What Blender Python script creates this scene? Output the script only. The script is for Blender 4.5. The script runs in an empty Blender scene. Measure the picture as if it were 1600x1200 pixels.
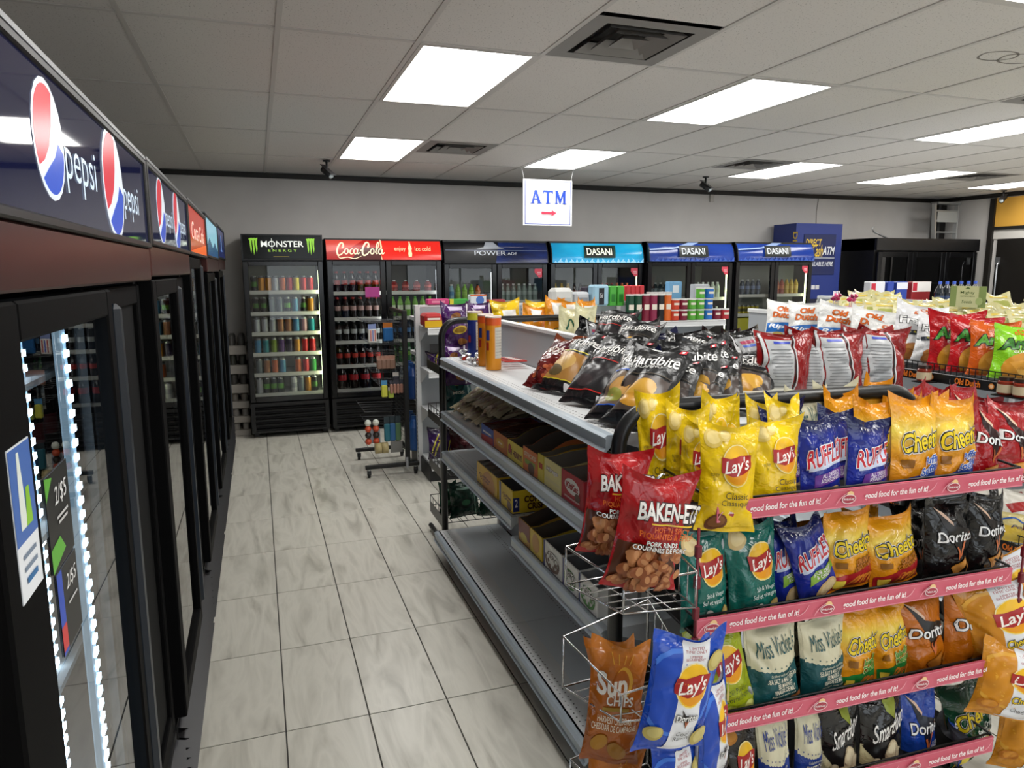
import bpy, bmesh, math, random
import numpy as np
from mathutils import Vector, Matrix

# ------------------------------------------------------------------ camera, world, exposure
YAW, PITCH, ROLL, FPX, CAMH = 19.391, -9.0268, -0.1642, 1121.2, 1.695
SC = bpy.context.scene
COL = SC.collection
def _axes():
    y, p, r = (math.radians(a) for a in (YAW, PITCH, ROLL))
    f = Vector((math.sin(y)*math.cos(p), math.cos(y)*math.cos(p), math.sin(p)))
    rt = Vector((math.cos(y), -math.sin(y), 0)); up = rt.cross(f)
    return rt*math.cos(r)+up*math.sin(r), up*math.cos(r)-rt*math.sin(r), f
RT, UP, FW = _axes()
CAMP = Vector((0, 0, CAMH))
cam = bpy.data.cameras.new('camera'); camo = bpy.data.objects.new('camera', cam); COL.objects.link(camo)
cam.sensor_fit = 'HORIZONTAL'; cam.sensor_width = 36; cam.lens = FPX/1600*36; cam.clip_start = 0.02
camo.matrix_world = Matrix(((RT.x, UP.x, -FW.x, 0), (RT.y, UP.y, -FW.y, 0), (RT.z, UP.z, -FW.z, CAMH), (0, 0, 0, 1)))
SC.camera = camo
w = bpy.data.worlds.new('world'); SC.world = w; w.use_nodes = True
w.node_tree.nodes['Background'].inputs[0].default_value = (0.90, 0.95, 1.0, 1)
w.node_tree.nodes['Background'].inputs[1].default_value = 2.6
SC.view_settings.view_transform = 'Standard'; SC.view_settings.look = 'None'
SC.view_settings.exposure = 0.0; SC.view_settings.gamma = 1.0; SC.view_settings.use_curve_mapping = False
PANEL_LIGHT = 12.          # ceiling troffers
random.seed(7)

def P(px, py, X=None, Y=None, Z=None):
    """photo pixel -> world point on a plane X=, Y= or Z="""
    d = RT*(px-800)+UP*(600-py)+FW*FPX
    if X is not None: t = (X-CAMP.x)/d.x
    elif Y is not None: t = (Y-CAMP.y)/d.y
    else: t = (Z-CAMP.z)/d.z
    return CAMP+d*t
def proj(p):
    d = Vector(p)-CAMP; z = d.dot(FW); return 800+FPX*d.dot(RT)/z, 600-FPX*d.dot(UP)/z
def y_at(px, X, z, lo=0.7, hi=9.0):
    for _ in range(40):
        m = (lo+hi)/2
        if (proj((X, m, z))[0] > px) == (X > 0): lo = m
        else: hi = m
    return (lo+hi)/2

# ------------------------------------------------------------------ materials
def lin(h):
    if not isinstance(h, str): return tuple(h)
    h = h.lstrip('#'); o = []
    for i in (0, 2, 4):
        c = int(h[i:i+2], 16)/255; o.append(c/12.92 if c <= .04045 else ((c+.055)/1.055)**2.4)
    return tuple(o)
_M = {}
def mat(col, rough=.5, metal=0., emit=0., spec=.5, bump=0., bscale=40., coat=0., key=None):
    k = key or (str(col), rough, metal, emit, spec, bump, bscale, coat)
    if k in _M: return _M[k]
    m = bpy.data.materials.new('paint_%d' % len(_M)); m.use_nodes = True
    nt = m.node_tree; b = nt.nodes['Principled BSDF']; c = (*lin(col), 1)
    b.inputs['Base Color'].default_value = c; b.inputs['Roughness'].default_value = rough
    b.inputs['Metallic'].default_value = metal; b.inputs['Specular IOR Level'].default_value = spec
    if coat: b.inputs['Coat Weight'].default_value = coat; b.inputs['Coat Roughness'].default_value = .06
    if emit: b.inputs['Emission Color'].default_value = c; b.inputs['Emission Strength'].default_value = emit
    if bump: add_bump(nt, b, bump, bscale)
    _M[k] = m; return m
def add_bump(nt, b, s, scale, dist=.01):
    tc = nt.nodes.new('ShaderNodeTexCoord'); n = nt.nodes.new('ShaderNodeTexNoise'); n.inputs['Scale'].default_value = scale
    n.inputs['Detail'].default_value = 3
    bp = nt.nodes.new('ShaderNodeBump'); bp.inputs['Strength'].default_value = s; bp.inputs['Distance'].default_value = dist
    nt.links.new(tc.outputs['Object'], n.inputs['Vector']); nt.links.new(n.outputs['Fac'], bp.inputs['Height'])
    nt.links.new(bp.outputs['Normal'], b.inputs['Normal'])
def glass_mat(name, tint=(1, 1, 1), ior=1.5, rough=.0, boost=1.0):
    m = bpy.data.materials.new(name); m.use_nodes = True; nt = m.node_tree; nt.nodes.clear()
    o = nt.nodes.new('ShaderNodeOutputMaterial'); mx = nt.nodes.new('ShaderNodeMixShader')
    t = nt.nodes.new('ShaderNodeBsdfTransparent'); g = nt.nodes.new('ShaderNodeBsdfGlossy'); f = nt.nodes.new('ShaderNodeFresnel')
    mu = nt.nodes.new('ShaderNodeMath'); mu.operation = 'MULTIPLY'; mu.use_clamp = True; mu.inputs[1].default_value = boost
    t.inputs[0].default_value = (*tint, 1); g.inputs['Roughness'].default_value = rough; f.inputs[0].default_value = ior
    nt.links.new(f.outputs[0], mu.inputs[0]); nt.links.new(mu.outputs[0], mx.inputs[0]); nt.links.new(t.outputs[0], mx.inputs[1]); nt.links.new(g.outputs[0], mx.inputs[2])
    nt.links.new(mx.outputs[0], o.inputs[0]); return m
def noise_mat(name, stops, scale=(1, 1, 1), nscale=4., rough=.5, detail=6., distort=0., bump=0., coord='Object', spec=.5, rand=0.):
    m = bpy.data.materials.new(name); m.use_nodes = True; nt = m.node_tree; b = nt.nodes['Principled BSDF']
    tc = nt.nodes.new('ShaderNodeTexCoord'); mp = nt.nodes.new('ShaderNodeMapping'); mp.inputs['Scale'].default_value = scale
    n = nt.nodes.new('ShaderNodeTexNoise'); n.inputs['Scale'].default_value = nscale; n.inputs['Detail'].default_value = detail; n.inputs['Distortion'].default_value = distort
    r = nt.nodes.new('ShaderNodeValToRGB')
    while len(r.color_ramp.elements) < len(stops): r.color_ramp.elements.new(.5)
    for e, (p, c) in zip(r.color_ramp.elements, stops): e.position = p; e.color = (*lin(c), 1)
    nt.links.new(tc.outputs[coord], mp.inputs[0]); nt.links.new(n.outputs['Fac'], r.inputs[0])
    if rand:
        oi = nt.nodes.new('ShaderNodeObjectInfo'); va = nt.nodes.new('ShaderNodeVectorMath'); va.operation = 'SCALE'; va.inputs[0].default_value = (37, 91, 53)
        ad = nt.nodes.new('ShaderNodeVectorMath'); ad.operation = 'ADD'
        nt.links.new(oi.outputs['Random'], va.inputs['Scale']); nt.links.new(va.outputs[0], ad.inputs[1]); nt.links.new(mp.outputs[0], ad.inputs[0]); nt.links.new(ad.outputs[0], n.inputs['Vector'])
    else: nt.links.new(mp.outputs[0], n.inputs['Vector'])
    nt.links.new(r.outputs[0], b.inputs['Base Color']); b.inputs['Roughness'].default_value = rough; b.inputs['Specular IOR Level'].default_value = spec
    if bump:
        bp = nt.nodes.new('ShaderNodeBump'); bp.inputs['Strength'].default_value = bump; bp.inputs['Distance'].default_value = .003
        nt.links.new(n.outputs['Fac'], bp.inputs['Height']); nt.links.new(bp.outputs['Normal'], b.inputs['Normal'])
    return m
BLACK = mat('#0b0b0d', .38); BLACKG = mat('#08080a', .18); DARK = mat('#17181b', .5); STEEL = mat('#b9bcc0', .3, .9); CHROME = mat('#c8c9cb', .22, 1.)
GREYM = mat('#a3a8ad', .45, .0); SHELF = mat('#d6d8d9', .4); SHELFD = mat('#d0d7dc', .3, 0.); WHITE = mat('#e9e9e7', .45); LIPM = mat('#b4c0ca', .3, .2)
GLASS = glass_mat('cooler_glass', (.93, .95, .95), 1.5, 0., 1.25); GLASSD = glass_mat('dark_glass', (.35, .38, .42), 1.55, 0., 1.7)
PLASTIC = glass_mat('clear_plastic', (.96, .96, .96), 1.35, .05)

# ------------------------------------------------------------------ mesh helpers
class MB:
    def __init__(s): s.v = []; s.f = []; s.m = []; s.sm = []; s.mats = []
    def mi(s, m):
        if m not in s.mats: s.mats.append(m)
        return s.mats.index(m)
    def add(s, vs, fs, m, smooth=False):
        o = len(s.v); k = s.mi(m); s.v += [tuple(v) for v in vs]
        for f in fs: s.f.append([i+o for i in f]); s.m.append(k); s.sm.append(smooth)
        return s
    def box(s, x0, x1, y0, y1, z0, z1, m):
        v = [(x, y, z) for x in (x0, x1) for y in (y0, y1) for z in (z0, z1)]
        return s.add(v, [(0, 1, 3, 2), (4, 6, 7, 5), (0, 4, 5, 1), (2, 3, 7, 6), (0, 2, 6, 4), (1, 5, 7, 3)], m)
    def obox(s, c, ax, ay, az, m):
        c, ax, ay, az = (Vector(q) for q in (c, ax, ay, az))
        v = [c+ax*i+ay*j+az*k for i in (-1, 1) for j in (-1, 1) for k in (-1, 1)]
        return s.add(v, [(0, 1, 3, 2), (4, 6, 7, 5), (0, 4, 5, 1), (2, 3, 7, 6), (0, 2, 6, 4), (1, 5, 7, 3)], m)
    def bbox(s, x0, x1, y0, y1, z0, z1, m, b=.004):
        """box with chamfered vertical and horizontal edges"""
        bm = bmesh.new(); bmesh.ops.create_cube(bm, size=1)
        for v in bm.verts: v.co = Vector(((x0+x1)/2+v.co.x*(x1-x0), (y0+y1)/2+v.co.y*(y1-y0), (z0+z1)/2+v.co.z*(z1-z0)))
        bmesh.ops.bevel(bm, geom=bm.edges[:], offset=min(b, .45*min(x1-x0, y1-y0, z1-z0)), segments=1, affect='EDGES')
        bm.verts.index_update(); s.add([v.co for v in bm.verts], [[v.index for v in f.verts] for f in bm.faces], m); bm.free(); return s
    def tube(s, pts, r, m, n=8, closed=False):
        pts = [Vector(p) for p in pts]; N = len(pts); vs = []; prev = None
        for i, p in enumerate(pts):
            if closed: t = (pts[(i+1) % N]-pts[i-1])
            else: t = pts[min(i+1, N-1)]-pts[max(i-1, 0)]
            t.normalize()
            a = prev if prev is not None else (Vector((0, 0, 1)) if abs(t.z) < .9 else Vector((1, 0, 0)))
            a = (a-t*a.dot(t)).normalized(); b = t.cross(a); prev = a
            k = 1.0
            if 0 < i < N-1:
                d1 = (pts[i]-pts[i-1]).normalized(); k = 1/max(.5, math.sqrt((1+d1.dot((pts[i+1]-pts[i]).normalized()))/2))
            for j in range(n):
                q = 2*math.pi*(j+.5)/n; vs.append(p+(a*math.cos(q)+b*math.sin(q))*r*(1 if n > 4 else k))
        fs = [(i*n+j, i*n+(j+1) % n, ((i+1) % N)*n+(j+1) % n, ((i+1) % N)*n+j) for i in range(N if closed else N-1) for j in range(n)]
        if not closed: fs += [tuple(range(n))[::-1], tuple(range((N-1)*n, N*n))]
        return s.add(vs, fs, m, n > 4)
    def lathe(s, prof, n, mats, c=(0, 0, 0)):
        """prof [(r,z)], mats: one material per segment or a single one"""
        vs = []
        for r, z in prof:
            for j in range(n): q = 2*math.pi*j/n; vs.append((c[0]+r*math.cos(q), c[1]+r*math.sin(q), c[2]+z))
        for i in range(len(prof)-1):
            m = mats[i] if isinstance(mats, (list, tuple)) else mats
            o = i*n; s.add(vs[o:o+2*n], [(j, (j+1) % n, n+(j+1) % n, n+j) for j in range(n)], m, True)
        m0, m1 = (mats[0], mats[-1]) if isinstance(mats, (list, tuple)) else (mats, mats)
        s.add(vs[:n], [tuple(range(n))[::-1]], m0); s.add(vs[-n:], [tuple(range(n))], m1); return s
    def grid(s, rows, m, smooth=True):
        a = len(rows); b = len(rows[0]); return s.add([p for r in rows for p in r], [(i*b+j, i*b+j+1, (i+1)*b+j+1, (i+1)*b+j) for i in range(a-1) for j in range(b-1)], m, smooth)
    def mesh(s, name, off=(0, 0, 0)):
        me = bpy.data.meshes.new(name); ox, oy, oz = off
        me.from_pydata([(x-ox, y-oy, z-oz) for x, y, z in s.v], [], s.f)
        for m in s.mats: me.materials.append(m)
        me.polygons.foreach_set('material_index', s.m); me.polygons.foreach_set('use_smooth', s.sm); me.update(); return me
    def build(s, name, parent=None, world=True):
        """world=True: vertices are world coordinates, the parent is unrotated"""
        off = parent_loc(parent) if (parent is not None and world) else (0, 0, 0)
        return link(name, s.mesh(name, off), parent)
def parent_loc(p):
    v = Vector((0, 0, 0))
    while p is not None: v = v+p.location; p = p.parent
    return v
def link(name, me, parent=None, loc=None):
    o = bpy.data.objects.new(name, me); COL.objects.link(o)
    if parent is not None: o.parent = parent
    if loc is not None: o.location = loc
    return o
def tag(o, label=None, cat=None, group=None, kind=None):
    if label: o['label'] = label
    if cat: o['category'] = cat
    if group: o['group'] = group
    if kind: o['kind'] = kind
    return o
def thing(name, label, cat, loc=(0, 0, 0), group=None):
    return tag(link(name, None, None, loc), label, cat, group)
def solo(mb, name, label, cat, base, group=None):
    """a thing that is a single mesh, origin at its base"""
    o = link(name, mb.mesh(name, base), None, base); return tag(o, label, cat, group)
def copy_tree(o, parent=None):
    c = o.copy(); COL.objects.link(c); c.parent = parent
    for k in [q for q in o.children]: copy_tree(k, c)
    return c

# ------------------------------------------------------------------ flat print: shapes and lettering as thin meshes
_TX = {}
def text2d(s, bold=0., shear=0.):
    k = (s, bold, shear)
    if k in _TX: return _TX[k]
    cu = bpy.data.curves.new('lettering', 'FONT'); cu.body = s; cu.offset = bold; cu.shear = shear; cu.resolution_u = 3; cu.align_x = 'CENTER'; cu.space_line = .85
    o = bpy.data.objects.new('lettering', cu); COL.objects.link(o); bpy.context.view_layer.update()
    me = o.evaluated_get(bpy.context.evaluated_depsgraph_get()).to_mesh()
    v = np.array([(q.co.x, q.co.y) for q in me.vertices]) if len(me.vertices) else np.zeros((0, 2)); f = [list(p.vertices) for p in me.polygons]
    bpy.data.objects.remove(o); bpy.data.curves.remove(cu)
    _TX[k] = (v, f); return _TX[k]
def stroke2d(pts, w, closed=False, taper=0., n=6):
    """thick smooth line through pts, returned as (verts, faces)"""
    p = np.array(pts, float); N = len(p); out = []
    segs = N if closed else N-1
    for i in range(segs):
        p0 = p[(i-1) % N] if (closed or i > 0) else p[0]; p1 = p[i]; p2 = p[(i+1) % N]; p3 = p[(i+2) % N] if (closed or i+2 < N) else p[-1]
        for t in np.linspace(0, 1, n, endpoint=False):
            out.append(.5*((2*p1)+(-p0+p2)*t+(2*p0-5*p1+4*p2-p3)*t*t+(-p0+3*p1-3*p2+p3)*t**3))
    if not closed: out.append(p[-1])
    q = np.array(out); M = len(q)
    tg = np.roll(q, -1, 0)-np.roll(q, 1, 0)
    if not closed: tg[0] = q[1]-q[0]; tg[-1] = q[-1]-q[-2]
    tg /= np.maximum(1e-9, np.linalg.norm(tg, axis=1))[:, None]; nm = np.stack([-tg[:, 1], tg[:, 0]], 1)
    ww = np.full(M, w/2.) if not taper else w/2*(1-taper*np.abs(np.linspace(-1, 1, M))**2)
    v = np.concatenate([q+nm*ww[:, None], q-nm*ww[:, None]]); k = M if closed else M-1
    return v, [[i, (i+1) % M, M+(i+1) % M, M+i] for i in range(k)]
def shapes(els, asp=1.0):
    """print elements -> [(verts2d, faces, colour)], in a frame x -.5..+.5, y 0..1; asp = height/width of the printed face"""
    out = []
    def rotp(v, cx, cy, a):
        if not a: return v
        c, s = math.cos(math.radians(a)), math.sin(math.radians(a)); x = v[:, 0]-cx; y = (v[:, 1]-cy)*asp
        return np.stack([cx+x*c-y*s, cy+(x*s+y*c)/asp], 1)
    for e in els:
        t = e[0]
        if t == 'E':      # ellipse cx cy rx ry colour [rot]   (ry in units of width)
            _, cx, cy, rx, ry, c = e[:6]; rot = e[6] if len(e) > 6 else 0; n = 20; vs = [(cx, cy)]; fs = []
            for k in (.5, 1.):
                for j in range(n): q = 2*math.pi*j/n; vs.append((cx+rx*k*math.cos(q), cy+ry/asp*k*math.sin(q)))
            for j in range(n): a = (j+1) % n; fs += [[0, 1+j, 1+a], [1+j, 1+n+j, 1+n+a, 1+a]]
            out.append((rotp(np.array(vs), cx, cy, rot), fs, c))
        elif t == 'R':    # rect cx cy w h colour [rot]
            _, cx, cy, ww, hh, c = e[:6]; rot = e[6] if len(e) > 6 else 0
            v = np.array([(cx-ww/2, cy-hh/2), (cx+ww/2, cy-hh/2), (cx+ww/2, cy+hh/2), (cx-ww/2, cy+hh/2)]); out.append((rotp(v, cx, cy, rot), [[0, 1, 2, 3]], c))
        elif t == 'P':    # polygon pts colour
            out.append((np.array(e[1], float), [list(range(len(e[1])))], e[2]))
        elif t == 'S':    # stroke pts width(colour in width units) colour closed
            v = np.array(e[1], float).copy(); v[:, 1] *= asp; sv, sf = stroke2d(v, e[2], e[4] if len(e) > 4 else False, e[5] if len(e) > 5 else 0.); sv[:, 1] /= asp; out.append((sv, sf, e[3]))
        elif t == 'T':    # text s cx cy w h colour {bold shear rot out}
            _, s, cx, cy, ww, hh, c = e[:7]; op = e[7] if len(e) > 7 else {}
            b = op.get('bold', .0); v0, f0 = text2d(s, b, op.get('shear', 0.))
            if not len(v0): continue
            lo, hi = v0.min(0), v0.max(0); sx, sy = ww/max(1e-6, hi[0]-lo[0]), hh/max(1e-6, hi[1]-lo[1]); mid = (lo+hi)/2
            def put(v):
                q = (v-mid)*(sx, sy)
                if 'arc' in op: q[:, 1] += op['arc']*(1-(2*q[:, 0]/ww)**2)*hh
                if 'rise' in op: q[:, 1] += op['rise']*q[:, 0]/ww*hh
                return rotp(q+(cx, cy), cx, cy, op.get('rot', 0))
            for oc, ob in op.get('out', ()):
                vo, fo = text2d(s, b+ob, op.get('shear', 0.)); out.append((put(vo), fo, oc))
            out.append((put(v0), f0, c))
    return out
_INK = {}
def ink(c, rough=.45, emit=0.):
    return mat(c, rough, 0., emit, .4)
def flat_print(name, els, parent, O, U, V, rough=.35, emit=0., lift=.0003):
    """print onto a flat face: O = bottom centre, U = full width vector, V = full height vector (world)"""
    O, U, V = Vector(O), Vector(U), Vector(V); N = U.cross(V).normalized(); mb = MB()
    for i, (v, f, c) in enumerate(shapes(els, V.length/U.length)):
        mb.add([O+U*a+V*b+N*(lift*(1+.6*i)) for a, b in v], f, ink(c, rough, emit))
    return mb.build(name, parent)

_PR = {}
NU, NV = 24, 34
def cut_print(key, els, asp, clip=True):
    """design print, cut once along the bag's grid so that it can be laid on any bag of that look"""
    if key in _PR: return _PR[key]
    out = []
    for v, f, c in shapes(els, asp):
        bm = bmesh.new(); vs = [bm.verts.new((a, b, 0)) for a, b in v]
        for q in f:
            try: bm.faces.new([vs[i] for i in q])
            except ValueError: pass
        lo, hi = v.min(0), v.max(0)
        for ax, n, o in ((0, NU, -.5), (1, NV, 0.)):
            for k in range(1, n):
                p = o+k/n
                if lo[ax] < p < hi[ax]:
                    bmesh.ops.bisect_plane(bm, geom=bm.verts[:]+bm.edges[:]+bm.faces[:], dist=1e-6, plane_co=(p, 0, 0) if ax == 0 else (0, p, 0), plane_no=(1, 0, 0) if ax == 0 else (0, 1, 0))
        dead = [q for q in bm.faces if max(abs(w_.co.x) for w_ in q.verts) > .495 or max(w_.co.y for w_ in q.verts) > .99 or min(w_.co.y for w_ in q.verts) < .01]
        if dead and clip: bmesh.ops.delete(bm, geom=dead, context='FACES')
        bm.verts.index_update(); out.append((np.array([(w_.co.x, w_.co.y) for w_ in bm.verts]).reshape(-1, 2), [[w_.index for w_ in q.verts] for q in bm.faces], c)); bm.free()
    _PR[key] = out; return out

# ------------------------------------------------------------------ the room
XL, XR, YF, YB, ZC = -1.12, 9.75, -2.6, 8.32, 2.7244
WALLM = noise_mat('painted_wall', [(.3, '#c6c3c0'), (.7, '#cdcac7')], nscale=3., rough=.75, bump=.05)
TILEM = noise_mat('floor_tile_stone', [(.26, '#a09d92'), (.40, '#c3c0b5'), (.52, '#d4d1c6'), (.62, '#c6c3b8'), (.72, '#aeaa9e'), (.8, '#c0bcb0')], scale=(4.4, .8, 1), nscale=2.2, rough=.32, detail=9., distort=.7, rand=1.)
TILEM.node_tree.nodes['Mapping'].inputs['Rotation'].default_value = (0, 0, .5)
GROUT = mat('#4a4844', .8)
def ceiling_mat():
    m = bpy.data.materials.new('acoustic_tile'); m.use_nodes = True; nt = m.node_tree; b = nt.nodes['Principled BSDF']; b.inputs['Roughness'].default_value = .9; b.inputs['Specular IOR Level'].default_value = .1
    tc = nt.nodes.new('ShaderNodeTexCoord'); v = nt.nodes.new('ShaderNodeTexNoise'); v.inputs['Scale'].default_value = 120.; v.inputs['Detail'].default_value = 2.
    r = nt.nodes.new('ShaderNodeValToRGB'); e = r.color_ramp.elements; e[0].position = .30; e[0].color = (*lin('#a09c98'), 1); e[1].position = .37; e[1].color = (*lin('#e2dfdb'), 1)
    nt.links.new(tc.outputs['Object'], v.inputs['Vector']); nt.links.new(v.outputs['Fac'], r.inputs[0]); nt.links.new(r.outputs[0], b.inputs['Base Color']); return m
CEILM = ceiling_mat(); BARM = mat('#cfccc8', .55)
def struct(o): return tag(o, kind='structure')
def wall(name, *b): return struct(MB().box(*b, WALLM).build(name))
floor = struct(MB().box(XL-.1, XR+.1, YF-.1, YB+.1, -.12, -.004, GROUT).build('floor'))
TX, TY, FX0, FY0 = .3075, .615, .0118, 2.5805
tb = MB().bbox(-TX/2+.0025, TX/2-.0025, -TY/2+.0025, TY/2-.0025, -.0035, 0., TILEM, .0012).mesh('floor_tile')
rest = MB()
for i in range(-4, 33):
    for j in range(-8, 10):
        cx, cy = FX0+TX*(i+.5), FY0+TY*(j+.5)
        if cx > XR-.1 or cy > YB-.02 or cx < XL or cy < YF: continue
        if i <= 7 and -4 <= j <= 8: link('floor_tile', tb, floor, (cx, cy, 0))
        else: rest.box(cx-TX/2+.0018, cx+TX/2-.0018, cy-TY/2+.0018, cy+TY/2-.0018, -.0035, 0., TILEM)
tag(rest.build('floor_tiles_beyond', floor), kind='stuff')
wall('wall_back', XL-.1, XR+.1, YB, YB+.1, 0, ZC+.1)
wall('wall_left', XL-.1, XL, YF, YB, 0, ZC+.1)
wf = MB(); WO = ((.2, 3.1), (3.5, 6.3), (6.7, 9.4))        # unseen storefront windows, added behind the camera so daylight brightens front-facing goods
wf.box(XL-.1, XR+.1, YF-.1, YF, 0, .5, WALLM); wf.box(XL-.1, XR+.1, YF-.1, YF, 2.5, ZC+.1, WALLM)
for a, b in zip([XL-.1]+[q[1] for q in WO], [q[0] for q in WO]+[XR+.1]): wf.box(a, b, YF-.1, YF, .5, 2.5, WALLM)
struct(wf.build('wall_front'))
for k, (a, b) in enumerate(WO):
    m = MB()
    for q in ((a, a+.05, .5, 2.5), (b-.05, b, .5, 2.5), (a+.05, b-.05, .5, .55), (a+.05, b-.05, 2.45, 2.5), ((a+b)/2-.02, (a+b)/2+.02, .55, 2.45)): m.box(q[0], q[1], YF-.08, YF-.02, q[2], q[3], DARK)
    wn = struct(m.build('added_window_%d' % (k+1))); MB().add([(a+.05, YF-.05, .55), (b-.05, YF-.05, .55), (b-.05, YF-.05, 2.45), (a+.05, YF-.05, 2.45)], [(0, 1, 2, 3)], GLASS).build('pane', wn)
struct(MB().box(XL-3, XR+3, -9, YF-.12, -.2, -.05, mat('#8a8884', .9)).build('ground_outside'))
wall('wall_right', XR, XR+.1, YF, YB, 0, ZC+.1)
TRIMD = mat('#16130f', .5)
struct(MB().bbox(XL, XR, YB-.03, YB, ZC-.055, ZC-.003, TRIMD).build('trim_1'))
struct(MB().bbox(XR-.03, XR, YF, YB-.03, ZC-.055, ZC-.003, TRIMD).build('trim_2'))
struct(MB().bbox(XR-.17, XR-.02, YB-.17, YB-.03, 0, ZC-.056, mat('#100f0e', .35), .02).build('trim_3'))
struct(MB().box(-.35, XR, YB-.015, YB-.001, 0, .1, DARK).build('baseboard_back'))
# yellow panel and door on the right-hand wall
struct(MB().bbox(XR-.02, XR-.001, 5.9, 7.40, 2.265, 2.66, mat('#d9a441', .6)).build('wall_panel'))
tr = MB()
for b in ((7.40, 7.47, 0, 2.66), (5.83, 5.9, 0, 2.66)): tr.box(XR-.05, XR-.001, b[0], b[1], b[2], b[3], TRIMD)
tr.box(XR-.05, XR-.001, 5.9, 7.4, 2.225, 2.265, TRIMD); struct(tr.build('trim_4'))
struct(MB().box(XR-.018, XR-.001, 5.9, 7.4, 2.10, 2.225, mat('#c9c6c0', .6)).build('wall_infill'))
dr = struct(MB().bbox(XR-.03, XR-.002, 5.95, 7.33, 0, 2.10, mat('#15120f', .4)).build('door_1'))
MB().tube([(XR-.06, 7.25, .95), (XR-.09, 7.25, 1.0), (XR-.09, 7.25, 1.75), (XR-.06, 7.25, 1.8)], .012, STEEL).build('door_handle', dr)
MB().box(XR-.045, XR-.03, 7.26, 7.32, 1.75, 1.85, STEEL).build('hinge', dr)

# suspended ceiling
ceil = struct(MB().box(XL-.1, XR+.1, YF-.1, YB+.1, ZC+.1, ZC+.2, DARK).build('ceiling'))
CX0, CY0, CW, CL = -.4649, 3.4238, .6096, 1.2192
lights = [(2, j) for j in (-4, -2, 0, 2)]+[(5, j) for j in (-4, -2, 0, 2)]+[(9, j) for j in (-4, -2, 0, 2)]+[(12, j) for j in (-2, 0, 2)]+[(15, j) for j in (-2, 0, 2)]
vents = [(3, -1, 1), (3, 2, 0), (8, 2, 0), (13, 2, 0), (8, -1, 1)]
tf = MB().bbox(-CW/2+.01, CW/2-.01, -CL/2+.01, CL/2-.01, 0, .015, CEILM, .003).mesh('ceiling_tile')
th = MB().bbox(-CW/2+.01, CW/2-.01, -CW/2+.01, CW/2-.01, 0, .015, CEILM, .003).mesh('ceiling_tile')
for i in range(-1, 17):
    for j in range(-5, 4):
        if (i, j) in lights: continue
        x = CX0+CW*(i+.5); y = CY0+CL*(j+.5); vv = [v for v in vents if v[:2] == (i, j)]
        if vv: link('ceiling_tile', th, ceil, (x, y-CL/4 if vv[0][2] else y+CL/4, ZC+.002))
        else: link('ceiling_tile', tf, ceil, (x, y, ZC+.002))
for i in range(-1, 18):
    x = CX0+CW*i; MB().box(x-.012, x+.012, YF, YB, ZC-.003, ZC+.004, BARM).build('ceiling_bar', ceil)
for j in range(-4, 4):
    y = CY0+CL*j; MB().box(XL, XR, y-.0115, y+.0115, ZC-.0022, ZC+.0035, BARM).build('cross_bar', ceil)
DIFF = bpy.data.materials.new('light_diffuser'); DIFF.use_nodes = True
_nt = DIFF.node_tree; _b = _nt.nodes['Principled BSDF']; _b.inputs['Base Color'].default_value = (.9, .9, .88, 1); _b.inputs['Emission Color'].default_value = (1., .985, .95, 1)
_tc = _nt.nodes.new('ShaderNodeTexCoord'); _sx = _nt.nodes.new('ShaderNodeSeparateXYZ'); _mp = _nt.nodes.new('ShaderNodeMath'); _mp.operation = 'COSINE'; _ml = _nt.nodes.new('ShaderNodeMath'); _ml.operation = 'MULTIPLY'; _ml.inputs[1].default_value = 21.
_ma = _nt.nodes.new('ShaderNodeMath'); _ma.operation = 'MULTIPLY_ADD'; _ma.inputs[1].default_value = -.16*PANEL_LIGHT; _ma.inputs[2].default_value = PANEL_LIGHT
_nt.links.new(_tc.outputs['Object'], _sx.inputs[0]); _nt.links.new(_sx.outputs['X'], _ml.inputs[0]); _nt.links.new(_ml.outputs[0], _mp.inputs[0]); _nt.links.new(_mp.outputs[0], _ma.inputs[0]); _nt.links.new(_ma.outputs[0], _b.inputs['Emission Strength'])
fr = MB(); a, b = CW/2-.014, CL/2-.014; q = .022
for bx in ((-a, -a+q, -b, b), (a-q, a, -b, b), (-a+q, a-q, -b, -b+q), (-a+q, a-q, b-q, b)): fr.box(*bx, -.004, .06, mat('#cfccc8', .5))
fr.box(-a, a, -b, b, .06, .07, WHITE); frm = fr.mesh('light_frame')
dfm = MB().add([(-a+q, -b+q, .004), (a-q, -b+q, .004), (a-q, b-q, .004), (-a+q, b-q, .004)], [(3, 2, 1, 0)], DIFF).mesh('diffuser')
def cell(i, j): return CX0+CW*(i+.5), CY0+CL*(j+.5)
for i, j in lights:
    x, y = cell(i, j); nm = 'above the candy aisle' if i == 2 else 'over the centre shelving' if i == 5 else 'over the far shelving'
    rw = {-4: 'behind the entrance side', -2: 'ahead of the chip rack', 0: 'between the square air vents', 2: 'by the back wall coolers'}[j]
    t = thing('ceiling_light', f'glowing recessed panel light {nm}, row {rw}', 'ceiling light', (x, y, ZC), 'recessed ceiling panel lights')
    link('frame', frm, t); link('diffuser', dfm, t)
vm = MB(); D1 = mat('#8d8a86', .55); D0 = mat('#1c1a18', .8)
h = CW/2-.012
for k, (r0, r1, z0, z1, m) in enumerate(((h, .215, -.004, -.004, D1), (.215, .20, -.004, .05, D0), (.19, .15, -.01, .03, D1), (.13, .09, -.01, .03, D1), (.07, .03, -.008, .025, D1))):
    v = []
    for r, z in ((r0, z0), (r1, z1)): v += [(-r, -r, z), (r, -r, z), (r, r, z), (-r, r, z)]
    vm.add(v, [(n, n+4, (n+1) % 4+4, (n+1) % 4) for n in range(4)], m)
    if k > 1: vm.add([(x, y, z+.002) for x, y, z in v], [(n, (n+1) % 4, (n+1) % 4+4, n+4) for n in range(4)], m)
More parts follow.
